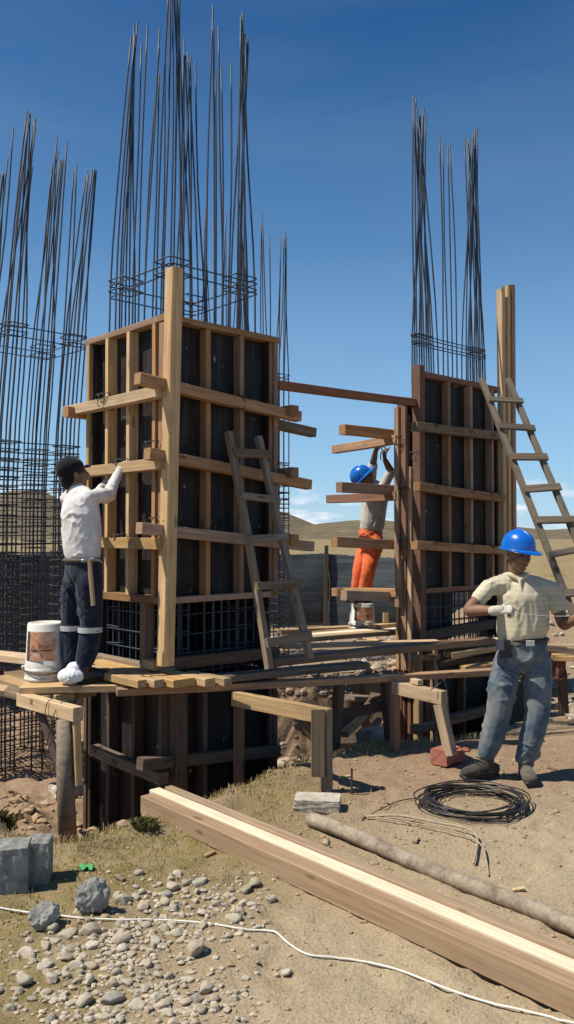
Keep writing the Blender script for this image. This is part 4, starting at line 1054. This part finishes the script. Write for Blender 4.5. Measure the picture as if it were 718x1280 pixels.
def bucket(label, base, R, H, face):
    o = thing('bucket', label, 'bucket', base, 'upturned paint buckets'); M = Matrix.Translation(base)
    rt = R*.88; rz = lambda z: R+(rt-R)*(z/H)
    lathe('shell', [(R*.98, 0), (R*1.03, .002), (R*1.03, .02), (R, .022), (rz(H*.17), H*.17), (rz(H*.17)+.012, H*.175), (rz(H*.17)+.012, H*.20), (rz(H*.2), H*.205), (rz(H*.25)+.007, H*.255), (rz(H*.27), H*.275), (rz(H-.012), H-.012), (rt-.008, H-.002), (rt-.02, H), (rt-.025, H-.008), (.01, H-.008)], whitep, M, o)
    patch('label_strip', face-1.02, face-.80, H*.36, H*.86, rz, darklab, M, o); patch('label', face-.76, face+.62, H*.36, H*.86, rz, labm, M, o)
    patch('label_line', face-.62, face+.5, H*.53, H*.55, lambda z: rz(z)+.003, darklab, M, o)
    pts = [Vector((-(rz(H*.22)+.006)*math.sin(t), 0, 0)) for t in (0,)]
    hp = [base+Vector(((rz(.1)+.014)*math.cos(face+t), (rz(.1)+.014)*math.sin(face+t), H*.20-.05*math.cos(t)*1.0+.02)) for t in np.linspace(-1.5, 1.5, 22)]
    tube('wire_handle', hp, .004, wirem, o, 6)
    for t in (-1.5, 1.5): lathe('handle_boss', [(.018, -.012), (.018, .012)], whitep, Matrix.Translation(base+Vector(((rz(.1)+.012)*math.cos(face+t), (rz(.1)+.012)*math.sin(face+t), H*.21))) @ Matrix.Rotation(face+t, 4, 'Z') @ Matrix.Rotation(R_(90), 4, 'Y'), o, 12)
b1p = zp(50, 853, .605)+Vector((0, .155, 0)); bucket('large white paint bucket upside down on the left plank, torn orange label', Vector((b1p.x, b1p.y, .605)), .155, .43, R_(-82))
b2p = at(453, 786, 9.58); bucket('white paint bucket upside down under the feet of the worker in orange', b2p, .148, at(452, 753, 9.6).z-b2p.z-.003, R_(-75))

# ------------------------------------------------------------------ things on the ground
def gzf(x, y): return float(gz(np.array([x]), np.array([y]))[0])
def gp(px, py, h=0.0):
    q_ = onz(px, py, 0)
    return Vector((q_.x, q_.y, gzf(q_.x, q_.y)+h))
# three timbers
A = onz(176, 1019, 0); B = onz(718, 1277, 0); e_ = (B-A).normalized(); B = A+e_*3.5; n_ = Vector((-e_.y, e_.x, 0))
if n_.y < 0: n_ = -n_
o_ = lambda s, z: n_*s+UP*z
tag(bar('timber', A+o_(.045, .062), B+o_(.045, .062), .092, .108, agedw, warp=.006, ch=.005), 'weathered squared timber on the sand, nearest of the three laid side by side', 'timber')
tag(bar('timber', A-e_*.05+o_(.131, .066), B+o_(.131, .066), .075, .116, freshw, warp=.005, ch=.004), 'pale fresh sawn timber, middle of the three laid side by side', 'timber')
tag(bar('timber', A-e_*.0+o_(.2, .072), B+o_(.2, .072), .055, .13, agedw, warp=.005, ch=.004), 'brown timber farthest back of the three laid side by side, slightly higher', 'timber')
# round pole
def pole_mat():
    m, t, b = newmat('bare_pole'); tc = N(t, 'ShaderNodeTexCoord'); n1 = tnoise(t, tc.outputs['Object'], 9, 6, .7); n2 = tnoise(t, tc.outputs['Object'], 45, 4)
    c = ramp(t, n1, [(.32, (.15, .11, .08)), (.5, (.32, .255, .19)), (.68, (.43, .36, .28))]); c = mixc(t, .4, c, ramp(t, n2, [(.35, (.5, .45, .4)), (.6, (1, 1, 1))]), 'MULTIPLY')
    t.links.new(c, b.inputs['Base Color']); b.inputs['Roughness'].default_value = .85; bump(t, b, n2, .4, .006); return m
pa, pb = gp(388, 1032), gp(718, 1165); dv = (pb-pa)
pts = [pa+dv*t+UP*(.04+.006*math.sin(t*9))+Vector((0, .014*math.sin(t*4+1), 0)) for t in np.linspace(0, 1.35, 22)]
tag(tube('round_pole', pts, [.04*(1+.05*math.sin(i*1.9)-.004*i) for i in range(22)], pole_mat(), None, 14), 'debarked round pole lying on the sand behind the timbers', 'pole')
# rough lumps
def CUTS(seed, n):
    rn = random.Random(seed*13+1); return [(Vector((rn.gauss(0, 1), rn.gauss(0, 1), rn.gauss(0, 1))).normalized(), rn.uniform(.5, .85)) for _ in range(n)]
def lump(name, c, dims, rot, mat, seed, rough=.16, boxy=.0, sub=4, freq=2.2, cuts=0):
    import bmesh
    bm = bmesh.new()
    if boxy:
        bmesh.ops.create_cube(bm, size=2); bmesh.ops.subdivide_edges(bm, edges=bm.edges[:], cuts=9, use_grid_fill=True)
    else: bmesh.ops.create_icosphere(bm, subdivisions=sub, radius=1)
    for vt in bm.verts:
        p = vt.co.copy()
        if boxy:
            q_ = p.normalized()*1.25; p = p.lerp(q_, .12*(1-boxy)+.03)
        if cuts:
            for d_, o2 in CUTS(seed, cuts):
                dd = p.dot(d_)
                if dd > o2: p -= d_*(dd-o2)*.95
        nn = noise.fractal(p*freq+Vector((seed, seed*2, 0)), .8, 2.2, 5)
        vt.co = Vector((p.x*dims[0], p.y*dims[1], p.z*dims[2]))*(1+rough*nn)
    me_ = bpy.data.meshes.new(name); bm.to_mesh(me_); bm.free()
    if not boxy: me_.polygons.foreach_set('use_smooth', [True]*len(me_.polygons))
    return link(name, me_, mat, Matrix.Translation(c) @ Matrix.Rotation(rot, 4, 'Z'))
q_ = onz(12, 1117, 0); tag(lump('concrete_block', q_+Vector((-.01, .09, .09)), (.072, .08, .112), .2, bluecon, 3, .05, .9), 'left of the two grey concrete blocks at the left edge', 'concrete block')
q_ = onz(44, 1106, 0); tag(lump('concrete_block', q_+Vector((.0, .08, .09)), (.052, .07, .105), .1, bluecon, 8, .05, .9), 'right of the two grey concrete blocks at the left edge', 'concrete block')
q_ = onz(116, 1146, 0); tag(lump('rubble_lump', q_+Vector((0, .04, .068)), (.08, .062, .084), .3, bluecon, 5, .22, cuts=11, freq=3.4, sub=5), 'knobbly two-lobed grey concrete lump beside the white cable', 'rubble')
q_ = onz(52, 1163, 0); tag(lump('rubble_lump', q_+Vector((0, .03, .05)), (.072, .058, .06), .8, bluecon, 12, .16, cuts=10, freq=3.4, sub=5), 'smaller rounded grey concrete lump in front of the two blocks', 'rubble')
q_ = onz(398, 1016, 0); tag(lump('concrete_slab', q_+Vector((0, .1, .03)), (.14, .09, .038), -.12, concrete, 15, .05, .8), 'flat piece of broken concrete at the end of the round pole', 'slab')
q_ = onz(560, 961, 0)
br = bar('brick', q_+Vector((-.06, .04, .07)), q_+Vector((.11, .22, .07)), .14, .11, brickm, ch=.008); tag(br, 'red brick on the earth under the leg of the right trestle', 'brick')
for k, (x, y, s) in enumerate(((566, 944, .03), (575, 946, .025), (583, 950, .03))):
    c_ = at(x, y, 6.15); tag(lump('brick_fragment', Vector((c_.x, c_.y, .135)), (s*1.3, s, s*.5), k, brickm, 20+k, .3, sub=2), ('left', 'middle', 'right')[k]+' of the three brick fragments lying on the red brick', 'brick fragment')
# coil of wire
cc = onz(592, 1008, 0); coil = thing('wire_coil', 'flat coil of black wire lying on the sand before the man in jeans', 'wire coil', Vector((cc.x, cc.y, gzf(cc.x, cc.y))))
for k in range(17):
    r = .272+random.uniform(-.06, .05); ox, oy = random.uniform(-.03, .03), random.uniform(-.025, .025); ph = random.random()*6; tl_ = random.uniform(-.012, .012)
    pts = [Vector((cc.x+ox+(r+.01*math.sin(3*a+ph))*math.cos(a)*1.06, cc.y+oy+(r+.01*math.sin(2*a+ph))*math.sin(a), .012+.004*k*.8+.012*math.sin(a*2+ph)+tl_*math.cos(a))) for a in np.linspace(0, 2*math.pi, 42)[:-1]]
    tube('strand', pts, .0046, coilm, coil, 5, True)
tube('strand', smoothpath([gp(520, 1000, .01), gp(500, 1003, .015), gp(478, 1012, .01), gp(452, 1022, .012)], 5), .0035, coilm, coil, 5)
tag(tube('bent_rod', smoothpath([gp(458, 1021, .02), gp(500, 1026, .03), gp(545, 1035, .03), gp(582, 1044, .035), gp(596, 1054, .03), gp(596, 1066, .02), gp(592, 1082, .012)], 6), .0068, rodm, None, 7), 'thick bent steel rod on the sand in front of the coil, the upper one', 'steel rod')
tag(tube('bent_rod', smoothpath([gp(470, 1026, .015), gp(520, 1034, .02), gp(570, 1047, .03), gp(600, 1062, .03), gp(608, 1078, .02), gp(611, 1093, .012)], 6), .005, rodm, None, 7), 'thinner bent steel rod beneath the thick one before the coil', 'steel rod')
s0 = gp(440, 991); tag(bar('stake', s0-UP*.05, s0+Vector((.0, 0, .17)), .014, .014, oldsteel), 'short steel stake standing in the earth right of the middle trestle', 'stake')
# white cable
cab = [gp(x, y, .007) for x, y in ((-620, 1150), (-300, 1118), (-120, 1122), (-30, 1130), (0, 1134), (50, 1143), (100, 1151), (150, 1153), (200, 1152), (255, 1157), (300, 1164), (328, 1165), (345, 1168), (362, 1183), (385, 1196), (420, 1199), (450, 1203), (500, 1215), (560, 1238), (620, 1258), (680, 1275), (760, 1292), (1000, 1300), (1300, 1270))]
cab = smoothpath(cab, 6); zc = [gzf(p.x, p.y) for p in cab]; zc = [max(zc[max(0, i-4):i+5])*.5+.5*sum(zc[max(0, i-4):i+5])/len(zc[max(0, i-4):i+5]) for i in range(len(zc))]; cab = [Vector((p.x, p.y, z_+.007)) for p, z_ in zip(cab, zc)]
tag(tube('cable', cab, .0046, hosem, None, 8), 'thin white cable snaking over the pebbles and sand', 'cable')
# green scrap
q_ = gp(107, 1087, .01); v = []; f = []
for i in range(7):
    for j in range(4): v.append(q_+Vector(((i/6-.5)*.08, (j/3-.5)*.05, .012*math.sin(i*2+j*1.7)+.006)))
for i in range(6):
    for j in range(3): a_ = i*4+j; f.append((a_, a_+4, a_+5, a_+1))
tag(link('plastic_scrap', mesh('plastic_scrap', v, f, True), simple('green_plastic', (.05, .35, .10), .4)), 'small bright green plastic scrap on dry grass', 'plastic scrap')

# ------------------------------------------------------------------ pebbles
import bmesh
def pebble_mesh(seed, sub=3, ang=.3):
    bm = bmesh.new(); bmesh.ops.create_icosphere(bm, subdivisions=sub, radius=1); rnd = random.Random(seed)
    dirs = [Vector((rnd.gauss(0, 1), rnd.gauss(0, 1), rnd.gauss(0, 1))).normalized() for _ in range(9)]; offs = [rnd.uniform(.45, .9) for _ in range(9)]
    for vt in bm.verts:
        p = vt.co.copy(); 
        for d_, o2 in zip(dirs, offs):
            dd = p.dot(d_)
            if dd > o2: p -= d_*(dd-o2)*.92
        p *= 1+.14*noise.noise(p*1.6+Vector((seed*3.1, 0, 0))); vt.co = p
    me_ = bpy.data.meshes.new('pebble'); bm.to_mesh(me_); bm.free(); me_.polygons.foreach_set('use_smooth', [True]*len(me_.polygons)); me_.materials.append(pebm); return me_
pms = [pebble_mesh(s) for s in range(12)]
rnd = random.Random(5)
placed = []
def dens(x, y):
    d = 0
    d += 1.2*math.exp(-((x-255)/75)**2-((y-1128)/24)**2)+1.0*math.exp(-((x-195)/75)**2-((y-1170)/22)**2)+1.0*math.exp(-((x-120)/70)**2-((y-1195)/22)**2)
    d += 1.0*math.exp(-((x-140)/75)**2-((y-1262)/25)**2)+1.0*math.exp(-((x-225)/60)**2-((y-1245)/22)**2)+.9*math.exp(-((x-150)/70)**2-((y-1218)/22)**2)+.12*math.exp(-((x-60)/60)**2-((y-1230)/60)**2)
    return d
def put_stone(px, py, rpx, label, group):
    q0 = onz(px, py, 0); dist = q0.y; r = rpx*dist/F
    s = (r*rnd.uniform(.85, 1.3), r*rnd.uniform(.7, 1.0), r*rnd.uniform(.5, .75))
    M = Matrix.Translation((q0.x, q0.y, gzf(q0.x, q0.y)+s[2]*rnd.uniform(.05, .5))) @ Matrix.Rotation(rnd.uniform(0, 6.3), 4, 'Z') @ Matrix.Rotation(rnd.uniform(-.3, .3), 4, 'X') @ Matrix.Diagonal((*s, 1))
    o = link('pebble', rnd.choice(pms), None, M); tag(o, label, 'stone', group); return q0, r
big = [(246, 1192, 15, 'largest smooth oval pebble, right of the heap below the cable'), (86, 1170, 13, 'long pale pebble at the upper left of the heap, just below the cable'), (112, 1210, 12, 'blocky wide pebble in the left half of the heap'),
       (359, 1217, 8, 'lone pale pebble on the sand below the white cable'), (318, 1187, 6, 'small lone pebble on sand right of the largest oval pebble'), (408, 1051, 8, 'pebble between the round pole and the timbers, near the pole end'),
       (434, 1041, 5, 'small pebble on the sand right beside the round pole end'), (222, 1093, 8, 'flat pebble lying alone on grass above the heap'), (12, 1262, 9, 'rounded pebble alone in the lower left corner'),
       (645, 1112, 6, 'small angular stone on sand right of the round pole'), (25, 1240, 8, 'greyish pebble alone at the left edge of the pebble heap'), (307, 1225, 6, 'small stone on sand right of the heap, near the bottom')]
for x, y, r, lab in big:
    q0, rr = put_stone(x, y, r, lab, None); placed.append((q0.x, q0.y, rr))
cnt = 0; tries = 0
while cnt < 240 and tries < 60000:
    tries += 1
    x, y = rnd.uniform(-10, 345), rnd.uniform(1092, 1290)
    if rnd.random() > dens(x, y): continue
    q0 = onz(x, y, 0); rpx = min(13, max(3.8, rnd.lognormvariate(math.log(6.8), .45)))
    if cnt > 90: rpx = min(rpx, 10)
    if cnt > 190: rpx = min(rpx, 6.5)
    r = rpx*q0.y/F
    if any((q0.x-a)**2+(q0.y-b)**2 < ((r+c)*.80)**2 for a, b, c in placed): continue
    tq = (Vector((q0.x, q0.y, 0))-A); 
    if tq.dot(n_) > -.04-r*.3: continue
    ycab = np.interp(x, (0, 50, 100, 200, 300, 345), (1134, 1143, 1151, 1152, 1164, 1168)); sz = 'larger' if rpx > 8 else 'small'
    where = 'above the white cable' if y < ycab else ('in the lower heap, left side' if x < 120 else ('in the lower heap, middle' if x < 200 else 'in the lower heap, right side towards the sand'))
    put_stone(x, y, rpx, '%s tan river pebble %s' % (sz, where), 'river pebbles, %s, %s' % (sz, where.replace(',', '')))
    placed.append((q0.x, q0.y, r)); cnt += 1
# gravel and clods: one mass of small pieces
def scatter(name, n, pos, size, mat, seed, label, cat):
    rn = random.Random(seed); V = []; Fc = []
    bm = bmesh.new(); bmesh.ops.create_icosphere(bm, subdivisions=1, radius=1); base_v = [vt.co.copy() for vt in bm.verts]; base_f = [tuple(vt.index for vt in fc.verts) for fc in bm.faces]; bm.free()
    P = [pos(rn) for _ in range(n)]; P = [p for p in P if p is not None]
    zz = gz(np.array([p[0] for p in P]), np.array([p[1] for p in P]))
    for (x, y), z in zip(P, zz):
        s = size(rn); M = Matrix.Rotation(rn.uniform(0, 6.3), 3, 'Z') @ Matrix.Rotation(rn.uniform(0, 6.3), 3, 'X'); k = len(V); sc = (rn.uniform(.8, 1.4), rn.uniform(.7, 1.1), rn.uniform(.5, .8))
        for b0 in base_v:
            p = M @ b0; j = 1+rn.uniform(-.18, .18); V.append((x+p.x*s*sc[0]*j, y+p.y*s*sc[1]*j, z+s*.25+p.z*s*sc[2]*j))
        Fc += [tuple(i+k for i in q2) for q2 in base_f]
    o = link(name, mesh(name, V, Fc), mat, kind='stuff'); tag(o, label, cat); return o
def pos_peb(rn):
    for _ in range(60):
        x, y = rn.uniform(-10, 350), rn.uniform(1088, 1295)
        if rn.random() < dens(x, y)*.9+.03: q0 = onz(x, y, 0); return (q0.x, q0.y)
scatter('gravel', 800, pos_peb, lambda rn: rn.uniform(.005, .016), stonem, 1, 'fine gravel filling the gaps of the pebble heap', 'gravel')
clodm = simple('earth_clods', (.36, .26, .165), 1.0, 0, 5, .35, 0, .1, coord='Object')
def pos_any(rn):
    d = rn.uniform(2.7, 8.0); x = rn.uniform(-.42, .46)*d
    if rn.random() < .5: x = rn.uniform(.0, .46)*d; d = rn.uniform(4.6, 7.2)
    return (x, d)
scatter('loose_clods', 2600, pos_any, lambda rn: min(.022, rn.lognormvariate(math.log(.0055), .5)), clodm, 2, 'small stones and crumbs of earth strewn over the bare ground', 'clods')
def pos_bank(rn): return (rn.uniform(-1.8, 2.6), rn.uniform(8.9, 10.5))
scatter('rubble_bank', 900, pos_bank, lambda rn: min(.11, rn.lognormvariate(math.log(.03), .6)), simple('bank_rubble', (.37, .28, .21), 1, 0, 4, .4, .3, .1), 3, 'rubble on the far bank of the trench', 'rubble')
scatter('gravel_field', 1800, lambda rn: (rn.uniform(-1.2, 6.5), rn.uniform(7.5, 14.5)), lambda rn: min(.09, rn.lognormvariate(math.log(.022), .6)), stonem, 4, 'scattered stones on the ground beyond the trench', 'gravel')
scatter('trench_rubble', 1100, lambda rn: (rn.uniform(-2.9, -.7), rn.uniform(4.85, 8.0)), lambda rn: min(.07, rn.lognormvariate(math.log(.016), .65)), clodm, 6, 'crumbled earth and stones on the trench floor at left', 'rubble')
# dry grass
def grass_blades(name, n, pos, hgt, mat, seed, label):
    rn = random.Random(seed); P = [p for p in (pos(rn) for _ in range(n)) if p is not None]; zz = gz(np.array([p[0] for p in P]), np.array([p[1] for p in P])); V = []; Fc = []
    for (x, y), z in zip(P, zz):
        h = hgt(rn); a = rn.uniform(0, 6.3); ln = rn.uniform(.2, .9)*h; wv = .0016+.0012*rn.random(); k = len(V); cx, sx_ = math.cos(a), math.sin(a)
        V += [(x-sx_*wv, y+cx*wv, z-.004), (x+sx_*wv, y-cx*wv, z-.004), (x+cx*ln*.45+sx_*wv*.8, y+sx_*ln*.45-cx*wv*.8, z+h*.65), (x+cx*ln*.45-sx_*wv*.8, y+sx_*ln*.45+cx*wv*.8, z+h*.65), (x+cx*ln, y+sx_*ln, z+h)]
        Fc += [(k, k+1, k+2, k+3), (k+3, k+2, k+4)]
    o = link(name, mesh(name, V, Fc), mat, kind='stuff'); tag(o, label, 'grass'); return o
def leaf_mat(name, c0, c1):
    m, t, b = newmat(name); g = N(t, 'ShaderNodeNewGeometry'); r = N(t, 'ShaderNodeValToRGB')
    t.links.new(ramp(t, tnoise(t, g.outputs['Position'], 28, 3), [(.3, c0), (.7, c1)]), b.inputs['Base Color']); b.inputs['Roughness'].default_value = .9; b.inputs['Specular IOR Level'].default_value = .1; return m
dryg = leaf_mat('dry_grass_blades', (.27, .21, .09), (.46, .37, .20))
def pos_grass(rn):
    for _ in range(40):
        x, y = rn.uniform(-1.9, .9), rn.uniform(2.7, 6.9)
        g_ = 1.2*math.exp(-((x+.75)/.7)**2-((y-4.7)/.7)**2)+.6*math.exp(-((x+1.3)/.65)**2-((y-3.9)/.6)**2)+.8*math.exp(-((x+.1)/.4)**2-((y-5.7)/.45)**2)+.5*math.exp(-((x+1.1)/.5)**2-((y-3.0)/.5)**2)+.8*math.exp(-((x-.75)/.3)**2-((y-6.65)/.15)**2)
        g_ *= .25+1.5*max(0, .3+fbm(x*3.5, y*3.5, 4))
        if rn.random() < g_: return (x, y)
grass_blades('dry_grass', 5500, pos_grass, lambda rn: rn.uniform(.006, .03)*rn.choice((.6, 1, 1.2)), dryg, 11, 'short dry grass on the earth beside the trench')
def pos_lip(rn):
    i = rn.randrange(2, 11); (ax, ay), (bx, by) = PIT[i], PIT[i+1]; t = rn.random(); return (ax+(bx-ax)*t+rn.gauss(0, .07), ay+(by-ay)*t-.1+rn.gauss(0, .07))
grass_blades('trench_edge_grass', 2500, pos_lip, lambda rn: rn.uniform(.012, .05), dryg, 12, 'straggly dry grass along the near edge of the trench')
greenb = leaf_mat('green_blades', (.05, .055, .015), (.17, .15, .05))
def tuft(label, c, r, n, h, seed):
    rn = random.Random(seed); t = thing('grass_tuft', label, 'grass tuft', c); V = []; Fc = []
    for i in range(n):
        a = rn.uniform(0, 6.3); rr = r*math.sqrt(rn.random()); hh = h*rn.uniform(.5, 1)*(1-.4*rr/r); x, y = rr*math.cos(a), rr*math.sin(a); ln = hh*rn.uniform(.3, 1.0); b0 = rn.uniform(0, 6.3); wv = .0025; k = len(V)
        V += [(x-wv, y, -.01), (x+wv, y, -.01), (x+math.cos(b0)*ln*.4+wv, y+math.sin(b0)*ln*.4, hh*.7), (x+math.cos(b0)*ln, y+math.sin(b0)*ln, hh)]; Fc += [(k, k+1, k+2), (k, k+2, k+3)]
    link('blades', mesh('blades', V, Fc), greenb, W[t], t); return t
tuft('dark green grass tuft by the left end of the three timbers', gp(182, 1044), .07, 420, .06, 1)
tuft('straw-coloured grass clump on the mound at the left edge of the trench', Vector((-1.82, 5.05, gzf(-1.82, 5.05))), .2, 700, .12, 2)

# loose timber and rubble in the trench between the columns
for k, (p0, p1, wd, ht, m_, lab) in enumerate((
        ((412, 925, 8.0), (478, 862, 8.6), .12, .04, darkw, 'dark board slanting up out of the trench between the trestles'),
        ((430, 918, 7.7), (455, 895, 8.2), .08, .05, pine, 'pale offcut lying in the trench beside the slanting dark board'),
        ((444, 938, 7.4), (474, 900, 8.2), .06, .05, greyw, 'grey batten leaning in the trench left of the narrower column'),
        ((436, 872, 8.4), (484, 874, 8.8), .16, .05, greyw, 'grey board lying high in the trench heap under the platform'),
        ((432, 886, 8.8), (436, 930, 8.6), .3, .05, darkw, 'dark upright panel standing in the trench behind the slanting board'))):
    tag(bar('board', at(*p0), at(*p1), wd, ht, m_), lab, 'board')
tag(lump('rock', at(468, 920, 7.9), (.18, .1, .09), .4, stonem, 31, .25, sub=3), 'pale angular rock in the trench near the narrower column base', 'rock')
tag(lump('rock', at(395, 905, 7.9), (.16, .13, .13), .4, stonem, 33, .3, sub=3), 'rock in the trench right behind the middle trestle leg', 'rock')
tag(lump('rock', at(408, 925, 7.4), (.11, .1, .1), 1.4, stonem, 36, .3, sub=3), 'smaller rock low in the trench behind the middle trestle', 'rock')
tag(lump('concrete_slab', at(92, 985, 8.05), (.2, .14, .04), .5, concrete, 41, .05, .8), 'pale slab lying in the trench behind the left trestle post', 'slab')

# ------------------------------------------------------------------ shade-net fence and posts
def net(name, p0, p1, z0, z1, par, bays, mt=None):
    v = []; f = []; nx_, nz_ = 60*bays, 10
    d = p1-p0; n2 = d.cross(UP).normalized()
    for s in (0, 1):
        for i in range(nx_+1):
            t = i/nx_; ph = (t*bays) % 1; sag = .07*math.sin(math.pi*ph)
            for j in range(nz_+1):
                u = j/nz_; zt = z1-sag+.02*fbm(t*30, 3)
                v.append(p0+d*t+UP*(z0+(zt-z0)*u)+n2*(.05*fbm(t*bays*2.5, u*1.2, 2)+.10*math.sin(math.pi*ph)*math.sin(math.pi*u)+.004*s))
    m1_ = (nx_+1)*(nz_+1)
    for i in range(nx_):
        for j in range(nz_):
            a_ = i*(nz_+1)+j; q2 = (a_, a_+1, a_+nz_+2, a_+nz_+1); f.append(q2); f.append(tuple(m1_+k for k in q2[::-1]))
    return link(name, mesh(name, v, f, True), mt or netm, None, par)
fc = thing('net_fence', 'dark shade-net fence on thin posts behind the building site', 'fence', (0, 15.2, 0))
fp = [Vector((-9, 16.2, 0)), Vector((-4.2, 15.6, 0)), Vector((.69, 15.2, 0)), Vector((3.1, 14.4, 0))]
for i in range(3):
    net('net', fp[i], fp[i+1], .05, 1.36, fc, 1)
fl = thing('net_fence', 'dark shade-net screen behind the bare rebar cage at left', 'fence', (-3, 11.3, 0)); fq = [Vector((-7.5, 11.2, 0)), Vector((-4.2, 11.4, 0)), Vector((-1.25, 11.9, 0))]
for i in range(2): net('net', fq[i], fq[i+1], -.85, 1.46, fl, 1, shadednet)
for p in fq: bar('fence_post', p+Vector((0, .08, -.9)), p+Vector((0, .08, 1.55)), .07, .07, darkw, fl, up=Vector((0, 1, 0)))
for i, p in enumerate(fp): bar('fence_post', p+Vector((0, -.08, -.1)), p+Vector((.02, -.08, 1.5)), .07, .07, darkw, fc, up=Vector((0, 1, 0)))

# wood scraps dropped on the ground
for k, (x, y, ang, L_, m_, lab) in enumerate(((430, 972, .4, .10, pine, 'small pale wood chip on red earth right of the middle trestle'), (520, 1052, 1.2, .07, agedw, 'small wood scrap on sand below the bent rods, left'),
        (648, 1112, .2, .06, pine, 'angular pale wood scrap on sand behind the round pole'), (690, 960, 2.0, .09, greyw, 'grey wood scrap on earth right of the jeans man'),
        (262, 1070, .9, .08, agedw, 'short brown wood scrap on the grass left of the timbers'), (150, 1100, 2.4, .07, greyw, 'grey splinter of wood on grass above the pebble heap'), (470, 985, 2.7, .08, greyw, 'grey splinter on red earth between stake and wire coil'))):
    c_ = gp(x, y, .01); d_ = Vector((math.cos(ang), math.sin(ang), .05))*L_/2; tag(bar('wood_scrap', c_-d_, c_+d_, .025, .012, m_, ch=.002), lab, 'wood scrap')
